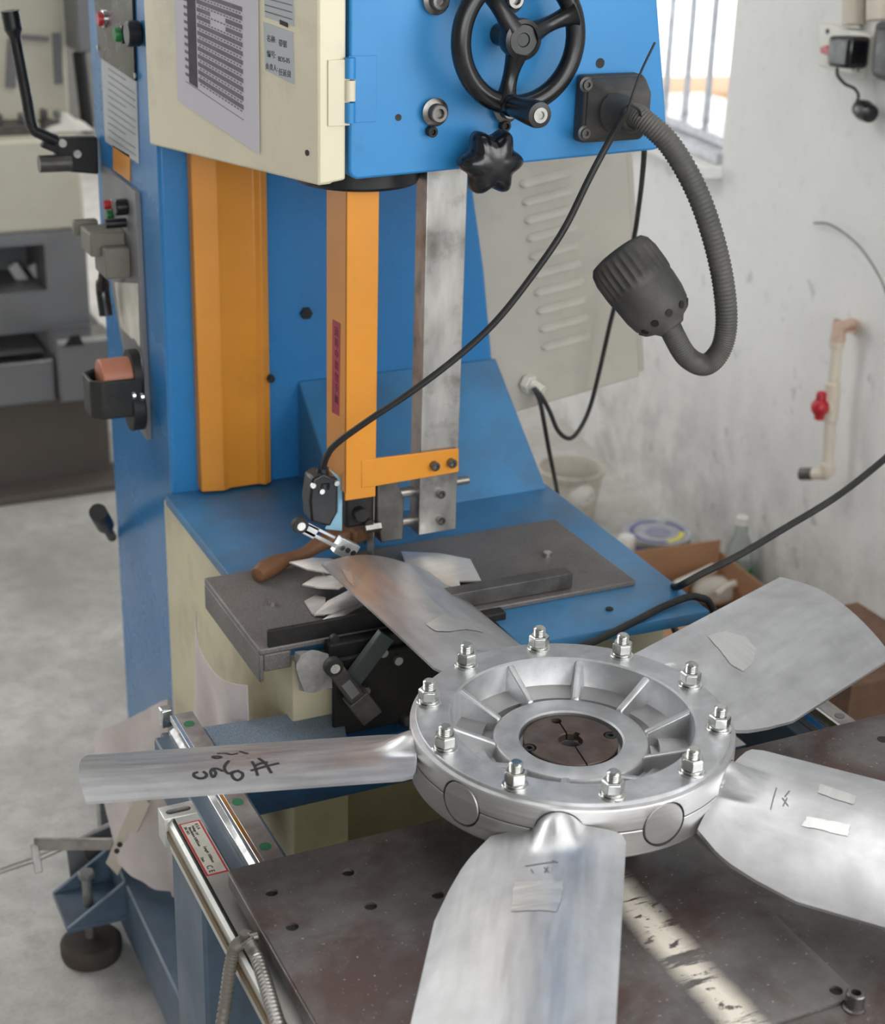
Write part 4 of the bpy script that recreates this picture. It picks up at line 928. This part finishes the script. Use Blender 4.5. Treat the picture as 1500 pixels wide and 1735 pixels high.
# ------------------------------------------------------------------ offcuts on the saw table
def offcut(pts, z, label, bow=.004, th=.002, name='blade_offcut'):
    ps = [P(q[0], q[1], z=z + (q[2] if len(q) > 2 else 0)) for q in pts]; c = sum(ps, Vector()) / len(ps)
    n = len(ps); vs = []; L = 4; rr = []
    for i in range(n):
        for k in range(4): rr.append(ps[i].lerp(ps[(i + 1) % n], k / 4))
    m_ = len(rr)
    for l in range(L + 1):
        for p in rr:
            f = l / L; q = c.lerp(p, max(f, .02)); vs.append(q + Vector((0, 0, bow * (1 - f * f))))
    fs = [(l * m_ + i, l * m_ + (i + 1) % m_, (l + 1) * m_ + (i + 1) % m_, (l + 1) * m_ + i) for l in range(L) for i in range(m_)] + [tuple(range(m_))[::-1]]
    N = len(vs); vs2 = [v - Vector((0, 0, th)) for v in vs]; fs2 = [tuple(N + q for q in f[::-1]) for f in fs]
    rim = [L * m_ + i for i in range(m_)]; fs3 = [(rim[(i + 1) % m_], rim[i], N + rim[i], N + rim[(i + 1) % m_]) for i in range(m_)]
    o = G().add(vs + vs2, fs + fs2 + fs3).build(name, SCRAP); return tag(o, label, 'offcut', 'aluminium offcuts on the saw table')
offcut([(490, 952), (530, 945), (560, 946), (590, 958), (560, 970), (520, 964)], .790, 'pointed bright offcut topmost in the pile beneath the cut blade')
offcut([(512, 990), (535, 976), (580, 968), (600, 985), (575, 997), (540, 995)], .782, 'curved bright offcut second from the top of the pile')
offcut([(516, 1018), (535, 1008), (552, 1012), (550, 1042), (530, 1040)], .770, 'small flat grey offcut lying loose on the dusty plate', 0)
offcut([(532, 1042), (555, 1018), (590, 1000), (612, 1006), (608, 1022), (570, 1036)], .780, 'broad feather shaped offcut low in the pile')
offcut([(538, 1056), (560, 1040), (612, 1016), (618, 1024), (575, 1048)], .776, 'narrow dark edged offcut under the feather shaped one', .002)
offcut([(534, 1070), (556, 1054), (578, 1046), (580, 1056), (560, 1064)], .774, 'short pointed offcut at the bottom of the pile', .002)
offcut([(545, 968), (580, 960), (600, 970), (585, 982), (556, 980)], .785, 'stubby offcut wedged between the two uppermost offcuts', .003)
offcut([(680, 934), (745, 937), (797, 947), (816, 984), (778, 984), (782, 1000), (740, 985), (690, 962)], .776, 'light grey triangular offcut behind the blade on the far side', .004)
# wooden handle of a brush on the deck
bh = thing('bench_brush', 'bench brush with worn wooden handle lying on the blue deck', 'brush', tuple(P(520, 940, z=.765)))
hp_ = spline([P(434, 976, z=.776), P(450, 965, z=.777), P(480, 950, z=.778), P(515, 938, z=.78), P(545, 920, z=.785), P(590, 902, z=.79)], 8)
G().tube(hp_, .012, 16, rf=lambda t, i: .0085 + .0045 * math.sin(min(1, t * 2.2) * PI) + .006 * max(0, t - .6) * 2 - (.006 if i == 0 else 0)).build('handle', WOOD, bh)
g = G().bar(P(585, 905, z=.79), P(640, 885, z=.79), .04, .02); g.build('brush_block', WOOD, bh, bevel=.004)
br_ = G()
for k in range(60):
    p = P(590 + random.uniform(0, 46), 905 - random.uniform(0, 16), z=.782); br_.cyl(Vector(p), Vector(p) + Vector((random.uniform(-.004, .004), random.uniform(-.004, .004), -.016)), .0012, n=5)
br_.build('bristles', BLACKM, bh)['kind'] = 'stuff'
# ------------------------------------------------------------------ cloths and the slotted-angle stand in front of the foot
def cl1(u, v):
    a, b = P(336, 1035, x=-.203), P(424, 1160, x=-.203); e = a.lerp(b, u); sag = .028 * math.sin(u * PI)
    zb = P(340, 1215, x=-.203).z
    top_ = e.z - .0 - sag * .9; z = top_ + (zb - .12 - top_) * v
    return (-.205 - .012 * math.sin(u * 9 + v * 2) * (.2 + v) - .018 * math.sin(u * PI) * (1 - v), e.y, z)
tag(G().sheet(cl1, 36, 24, .0015).build('dust_cloth', CLOTH), 'white dust cloth hanging below the folded end of the grey table', 'cloth')
A_, B_, C_, D_ = P(168, 1246, z=.36), P(292, 1186, z=.42), P(305, 1520, z=.175), P(208, 1462, z=.19)
def cl2(u, v):
    p = (A_.lerp(B_, u)).lerp(D_.lerp(C_, u), v); n_ = (B_ - A_).cross(D_ - A_).normalized()
    if n_.z < 0: n_ = -n_
    return p + n_ * (.030 * math.sin(PI * u) * math.sin(PI * v) + .006 * math.sin(7 * u + 5 * v) + .004 * math.sin(15 * u - 9 * v) * u)
tag(G().sheet(cl2, 40, 40, .012).build('filter_sack', CLOTH), 'slack white filter sack lying behind the levelling foot', 'sack')
sa = thing('slotted_angle_arm', 'grey slotted angle iron with side arm standing behind the levelling foot', 'bracket', tuple(P(190, 1470, z=.0)))
a, b = P(243, 1352, z=.34), P(190, 1472, z=.165)
g = G().bar(a, b, .028, .003, (-1, -.6, 0)); g.bar(a + Vector((.012, .012, 0)), b + Vector((.012, .012, 0)), .003, .026, (-1, -.6, 0)); an = g.build('slotted_angle', PVC, sa, bevel=.0008)
for q in ((226, 1386), (203, 1431), (198, 1442)):
    d_ = (Vector(C0) - a).normalized(); p = PP(q[0], q[1], (a + b) / 2 + d_ * .004, d_); G().cyl(p - d_ * .002, p + d_ * .001, .0042, n=12).build('slot_hole', BLACKM, sa)
a, b = P(58, 1430, z=.20), P(196, 1430, z=.20); g = G().bar(a, b, .004, .022, (0, 0, 1)); g.bar(a, a + Vector((0, -.02, -.04)), .012, .004); g.build('side_arm', RAILTOP, sa, bevel=.001)
yq = P(160, 1500, z=.10).y + .06
g = G().prism([P(112, 1432, y=yq), P(200, 1395, y=yq), P(200, 1465, y=yq), P(122, 1505, y=yq)], (0, .006, 0)); g.build('side_plate', GREYPL, sa, bevel=.001)
g = G().cyl(P(168, 1442, y=yq - .02), P(168, 1442, y=yq - .001), .022, n=24); g.build('side_disc', BLACKM, sa)
g = G().tube([P(-30, 1485, z=.10), P(60, 1455, z=.12), P(140, 1420, z=.14), P(212, 1388, z=.16)], .006, 10); g.build('tie_rod', RAILTOP, sa)
g = G().box(P(196, 1472, z=0) + Vector((-.02, .0, 0)), P(196, 1472, z=0) + Vector((.03, .03, .19))); g.build('stand_leg', RAILTOP, sa)
# ------------------------------------------------------------------ machine behind, at the far left
YM = 2.93
def M_(px, py, y=YM): return P(px, py, y=y)
mc = thing('milling_machine', 'cream and grey milling machine standing behind the blue column', 'machine', (-.3, 3.3, 0))
xr = .206; x_l = -1.1
g = G().box((x_l, YM, .68), (xr, YM + .7, .915)); g.build('cream_casing', MCREAM, mc, bevel=.01)
g = G().box((x_l, YM, .412), (xr, YM + .7, .68)); bd = g.build('grey_bed', MGREY, mc, bevel=.006)
a, b = M_(-60, 424), M_(80, 492); 
carve(bd, G().box((a.x, YM - .1, b.z), (b.x, YM + .25, a.z)))
for q in ((28, 75), (62, 95)):
    p0 = M_(q[0] - 8, 448, YM + .14); p1 = M_(q[0] + 22, 492, YM + .14); G().bar(p0, p1, .028, .02, (0, -1, 0)).build('window_strut', WHITEPL, mc)
g = G().box((x_l, YM - .10, .25), (xr - .125, YM + .6, .362)); g.build('slide_way', MGREY, mc, bevel=.008)
G().box((x_l, YM - .102, .362), (xr - .13, YM - .03, .368)).build('way_strip', CHROME, mc)
g = G().box((xr - .12, YM - .12, .25), (xr + .026, YM + .6, .423)); sb = g.build('end_block', MGREY, mc, bevel=.006)
G().box((xr - .118, YM - .121, .41), (xr + .025, YM - .02, .4245)).build('block_strip', CHROME, mc)
a = M_(128, 578, YM - .121); G().prism([(a.x - .03, YM - .1212, a.z - .012), (a.x + .022, YM - .1212, a.z - .012), (a.x + .01, YM - .1212, a.z + .016), (a.x - .012, YM - .1212, a.z + .016)], (0, -.002, 0)).build('block_notch', BLACKM, mc)
g = G().box((x_l, YM - .05, .0), (xr + .02, YM + .6, .25)); g.build('machine_foot', MDARK, mc, bevel=.004)
g = G().box((x_l, YM - .16, 0), (xr + .06, YM + .0, .022)); g.build('drip_tray', MDARK, mc, bevel=.004)
g = G().box((x_l, YM + .25, .915), (.24, YM + .9, 2.2)); uc = g.build('upper_cabinet', MCREAM, mc, bevel=.01)
yU = YM + .25
def framebar(q0, q1, w, mt, nm): 
    a, b = P(*q0, y=yU - .006), P(*q1, y=yU - .006); G().bar(a, b, w, .012, (0, -1, 0)).build(nm, mt, mc)
framebar((18, 148), (22, 66), .025, MGREY, 'hatch_edge'); framebar((95, 56), (100, 142), .02, MGREY, 'hatch_edge'); framebar((32, 62), (82, 66), .012, MGREY, 'hatch_edge')
a, b = P(118, 0, y=yU - .08), P(150, 84, y=yU - .08)
G().box((a.x, yU - .14, b.z), (b.x + .05, yU, a.z + .5)).build('spindle_head', MGREY, mc, bevel=.006)
a, b = P(134, 88, y=yU - .05), P(150, 225, y=yU - .05); G().cyl(a, b, .018, n=16).build('spindle', BLACKM, mc, bevel=.003)
yT = YM + .12
for (q, sx, sy, sz, mt, nm, lab) in (((20, 232), .12, .1, .05, STEEL_D, 'vise', 'dark machine vise on the cream casing ledge beneath the hatch'), ((88, 230), .05, .05, .055, STEEL_D, 'clamp_block', 'small dark clamp block on the ledge beside the crank arm')):
    p = P(*q, y=yT); p.z = .915; r = thing(nm, lab, 'clamp', tuple(p))
    G().box(p - Vector((sx / 2, sy / 2, 0)), p + Vector((sx / 2, sy / 2, sz * .5))).build('body', mt, r, bevel=.003); G().box(p + Vector((-sx / 2, -sy / 3, sz * .5)), p + Vector((-sx / 5, sy / 3, sz))).build('jaw', mt, r, bevel=.003); G().box(p + Vector((sx / 5, -sy / 3, sz * .5)), p + Vector((sx / 2, sy / 3, sz * .9))).build('jaw', MGREY, r, bevel=.003)
p = P(112, 232, y=yT); p.z = .915
r = thing('rag', 'white crumpled rag on the machine ledge next to the crank bracket', 'rag', tuple(p))
G().sheet(lambda u, v: p + Vector(((u - .5) * .13, (v - .5) * .1, .004 + .035 * math.sin(PI * u) * math.sin(PI * v) + .008 * math.sin(11 * u + 6 * v) * math.sin(PI * u) * math.sin(PI * v))), 20, 16, .003).build('cloth', WHITEPL, r)
# ------------------------------------------------------------------ things along the right wall
# bucket with a jug in it
bc = P(968, 792, z=.15); bc.z = 0; bk = thing('bucket', 'dirty white plastic bucket on the floor behind the blue deck', 'bucket', tuple(bc))
pts = [(.060, 0), (.066, .004), (.082, .13), (.084, .142), (.090, .144), (.090, .152), (.083, .152), (.078, .13), (.062, .01), (.0, .01)]
G().lathe(pts, bc, (0, 0, 1), 48, False).build('body', BUCKETM, bk)
jg = bc + Vector((-.012, -.05, .10)); jt = thing('white_bottle', 'white plastic bottle lying inside the bucket', 'bottle', tuple(bc + Vector((-.02, 0, .012))))
ax = (P(985, 845, y=bc.y - .06) - P(945, 835, y=bc.y + .02)); 
G().lathe([(.015, -.06), (.030, -.056), (.033, -.01), (.032, .03), (.026, .042), (.013, .047), (.013, .056), (.007, .056), (.007, .05)], jg, ax, 28).build('body', WHITEPL, jt)
# paint tin
pc = P(1115, 899, z=.145); pc.z = 0
tn = thing('paint_tin', 'round paint tin with violet and yellow lid print behind the cardboard box', 'tin', tuple(pc))
G().lathe([(.078, 0), (.080, .004), (.080, .135), (.083, .139), (.083, .144), (.080, .145), (.077, .1425), (.07, .141)], pc, (0, 0, 1), 48).build('body', TINLID, tn)
def ringpart(r0, r1, a0, a1, mt, nm, z=.1418):
    n = 40; vs = []; 
    for k in range(n + 1):
        t = rad(a0 + (a1 - a0) * k / n); vs += [pc + Vector((math.cos(t) * r0, math.sin(t) * r0, z)), pc + Vector((math.cos(t) * r1, math.sin(t) * r1, z))]
    G().add(vs, [(2 * k, 2 * k + 1, 2 * k + 3, 2 * k + 2) for k in range(n)]).build(nm, mt, tn)
ringpart(.057, .067, 60, 260, VIOLET, 'lid_print'); ringpart(.05, .062, -100, -20, YELLOW, 'lid_print'); ringpart(.057, .067, -20, 40, VIOLET, 'lid_print'); ringpart(.0, .03, 0, 360, mat('grey_violet_print', (140, 140, 165), .5), 'lid_print', .1416)
G().lathe([(.0803, .09), (.0803, .13)], pc, (0, 0, 1), 48, False).build('side_band', VIOLET, tn)
sp = P(1062, 925, z=.15); sp.z = 0; s_ = thing('spray_can', 'spray can with white cap and yellow collar beside the paint tin', 'can', tuple(sp))
G().lathe([(.022, 0), (.0225, .004), (.0225, .13), (.019, .145)], sp, (0, 0, 1), 28).build('body', YELLOW, s_); G().lathe([(.0195, .14), (.020, .145), (.019, .172), (.016, .176)], sp, (0, 0, 1), 28).build('cap', WHITEPL, s_)
# open cardboard box
zr = .17
fl, bl, brr, fr = P(1195, 1034, z=zr), P(1075, 935, z=zr), P(1222, 915, z=zr), P(1330, 985, z=zr)
fl = Vector((bl.x - .0, fr.y - .0, zr)) + Vector((-.02, -.02, 0)); 
cbx = thing('cardboard_box', 'open brown cardboard box of bottles against the wall behind the blue deck', 'box', (bl.x, fr.y, 0))
ux = Vector((1, .06, 0)); 
Lx = (brr - bl).length; dx = (brr - bl); dx.z = 0; dx.normalize(); dy = Vector((-dx.y, dx.x, 0)) * -1; Dy = .36
c0, c1 = bl.copy(), bl + dx * Lx; c2, c3 = c1 + dy * Dy, c0 + dy * Dy
for q in (c0, c1, c2, c3): q.z = 0
def cwall(a, b, z, nm='side'):
    nrm = Vector((-(b - a).y, (b - a).x, 0)).normalized() * .004; G().hexa([a, b, b + nrm, a + nrm], [p + Vector((0, 0, z)) for p in (a, b, b + nrm, a + nrm)]).build(nm, CARD, cbx)
cwall(c0, c1, zr); cwall(c1, c2, zr - .03); cwall(c2, c3, zr - .06); cwall(c3, c0, zr - .06)
G().hexa([c0, c1, c2, c3], [p + Vector((0, 0, .004)) for p in (c0, c1, c2, c3)]).build('bottom', CARD, cbx)
h0, h1 = c2 + Vector((0, 0, zr - .06)), c3 + Vector((0, 0, zr - .06)); G().hexa([h0, h1, h1 + dy * .10 + Vector((0, 0, -.03)), h0 + dy * .10 + Vector((0, 0, -.03))], [p + Vector((0, 0, .004)) for p in (h0, h1, h1 + dy * .10 + Vector((0, 0, -.03)), h0 + dy * .10 + Vector((0, 0, -.03)))]).build('flap', CARD, cbx)
h0, h1 = c3 + Vector((0, 0, zr - .06)), c0 + Vector((0, 0, zr - .06)); G().hexa([h0, h1, h1 - dx * .08 + Vector((0, 0, -.04)), h0 - dx * .08 + Vector((0, 0, -.04))], [p + Vector((0, 0, .004)) for p in (h0, h1, h1 - dx * .08 + Vector((0, 0, -.04)), h0 - dx * .08 + Vector((0, 0, -.04)))]).build('flap', CARD, cbx)
p = P(1250, 960, z=.09); p.z = .006; gb = thing('clear_bottle', 'clear plastic bottle with green foot and white cap in the cardboard box', 'bottle', tuple(p))
G().lathe([(.030, 0), (.0355, .006), (.0355, .10), (.030, .135), (.016, .17), (.0135, .195)], p, (0, 0, 1), 36).build('body', CLEARPL, gb)
G().lathe([(.031, .05), (.0362, .054), (.0362, .09)], p, (0, 0, 1), 36, False).build('green_foot', GREEN, gb); G().lathe([(.0155, .192), (.0155, .210), (.014, .212)], p, (0, 0, 1), 24).build('cap', WHITEPL, gb)
a, b = P(1200, 1002, z=.12), P(1235, 972, z=.10)
j2 = thing('white_jug', 'white plastic jug with a handle lying in the cardboard box', 'jug', (a.x, a.y, .005))
mid = P(1213, 1000, z=.06)
G().sphere(mid, .05, 28, 1.2, .9, .62).build('body', WHITEPL, j2); G().tube(spline([P(1213, 1008, z=.088), P(1235, 992, z=.095), P(1262, 988, z=.09), P(1272, 1000, z=.07)], 8), .009, 12).build('handle', WHITEPL, j2)
a, b = P(1146, 992, z=.13), P(1210, 962, z=.13); tb = G().cyl(a, b, .011, n=18).build('white_tube', WHITEPL, bevel=.003); tag(tb, 'slim white tube leaning on the rim of the cardboard box', 'tube')
# dark crate glimpsed under the blade
cr = G().box(P(1460, 1160, z=.35) + Vector((-.02, 0, -.35)), P(1460, 1160, z=.35) + Vector((.20, .26, .0))); tag(cr.build('brown_carton', mat('brown_carton_board', (104, 78, 62), .85)), 'dark brown carton standing behind the right rail beneath the fan blade', 'box')
# wall tap
wp_ = thing('water_pipe', 'cream plastic wall pipe with red lever valve and open nozzle', 'pipe', tuple(WP(1410, 800)))
off = .045
a, b, c = WP(1423, 553, off), WP(1408, 690, off), WP(1402, 800, off)
G().tube([a, b, c], .0115, 16).build('pipe', PVC, wp_)
G().tube([WP(1445, 552, 0), WP(1441, 552, off * .8), a + Vector((0, 0, .004)), a - Vector((0, 0, .03))], .0155, 16).build('elbow', mat('pinkish_pvc', (196, 168, 150), .5), wp_)
for q0, q1 in (((1419, 575), (1418, 590)), ((1412, 648), (1407, 715)), ((1404, 785), (1402, 803))):
    G().cyl(WP(*q0, off), WP(*q1, off), .0155, n=18).build('coupling', PVC, wp_, bevel=.003)
G().cyl(WP(1403, 803, off), WP(1375, 803, off + .02), .0125, n=16).build('spout', PVC, wp_); G().cyl(WP(1378, 803, off + .018), WP(1356, 803, off + .035), .013, n=16).build('nozzle', STEEL_D, wp_, bevel=.002)
vc = WP(1398, 692, off + .02); G().cyl(WP(1409, 690, off), vc, .012, n=16).build('valve_stem', PVC, wp_)
g = G().bar(WP(1393, 663, off + .035), WP(1388, 712, off + .035), .018, .018); g.sphere(WP(1390, 690, off + .035), .019, 16); g.build('valve_handle', RED, wp_, bevel=.005)
# socket strip, adapter, dark device
def wquad(name, pts, o0, o1, mt, par, bev=.002):
    lo = [WP(*q, o1) - WN * (o1 - o0) for q in pts]; return G().hexa(lo, [p + WN * (o1 - o0) for p in lo]).build(name, mt, par, bevel=bev)
ss = thing('socket_strip', 'white socket strip with red switch on the wall', 'socket', tuple(WP(1430, 100)))
wquad('body', [(1387, 38), (1474, 60), (1466, 136), (1386, 112)], 0, .035, WHITEPL, ss, .004)
for q in ((1403, 53), (1443, 66)): p = WP(*q, .035); G().cyl(p, p + WN * .002, .005, n=12).build('indicator', BLACKM if q[0] < 1420 else RED, ss)
wquad('rocker_switch', [(1390, 80), (1404, 76), (1406, 94), (1390, 90)], .035, .048, RED, ss)
for q in ((1454, 77), (1458, 80), (1451, 98), (1446, 116), (1454, 119)): p = WP(*q, .0355); G().cyl(p, p + WN * .0008, .003, n=8).build('socket_slot', INK, ss)
ad = thing('power_adapter', 'black plug-in power adapter on the white socket strip', 'adapter', tuple(WP(1420, 85, .035)))
wquad('body', [(1403, 60), (1440, 62), (1434, 117), (1400, 113)], .037, .085, BLACKP, ad, .008)
cable('adapter_cord', [WP(1419, 116, .06), WP(1420, 128, .05), WP(1432, 142, .03), WP(1448, 150, .02), WP(1455, 162, .02), WP(1452, 178, .02), WP(1462, 188, .03)], .003, 'thin black cord hanging from the power adapter')
pl_ = G().lathe([(.008, 0), (.016, .01), (.02, .03), (.017, .055), (.006, .06)], WP(1452, 180, .03), WP(1484, 198, .03) - WP(1452, 180, .03), 20).build('loose_plug', BLACKP); tag(pl_, 'black plug dangling below the socket strip', 'plug')
dev = thing('wall_box', 'dark grey control box on the wall beside the socket strip', 'box', tuple(WP(1500, 90)))
wquad('body', [(1480, 34), (1560, 52), (1552, 165), (1472, 130)], 0, .07, mat('dark_grey_box', (66, 66, 70), .5), dev, .012)
wquad('cover', [(1486, 46), (1548, 60), (1542, 148), (1480, 124)], .07, .076, BLACKP, dev, .004)
for (q0, q1, r, lab) in (((1448, -30), (1446, 42), .022, 'broad cream conduit running up the wall from the socket strip'), ((1487, -30), (1486, 34), .02, 'narrow cream conduit running up the wall from the dark box')):
    tag(G().cyl(WP(*q0, .02), WP(*q1, .02), r, n=20).build('wall_conduit', PVC), lab, 'conduit', 'wall conduits')
cable('hanging_wire', [WP(1380, 378, .01), WP(1405, 380, .02), WP(1440, 402, .03), WP(1470, 435, .03), WP(1500, 490, .03), WP(1515, 560, .02)], .0024, 'thin grey wire curving out of the bare wall', mat('grey_wire', (130, 130, 124), .6), 12, 'wire')
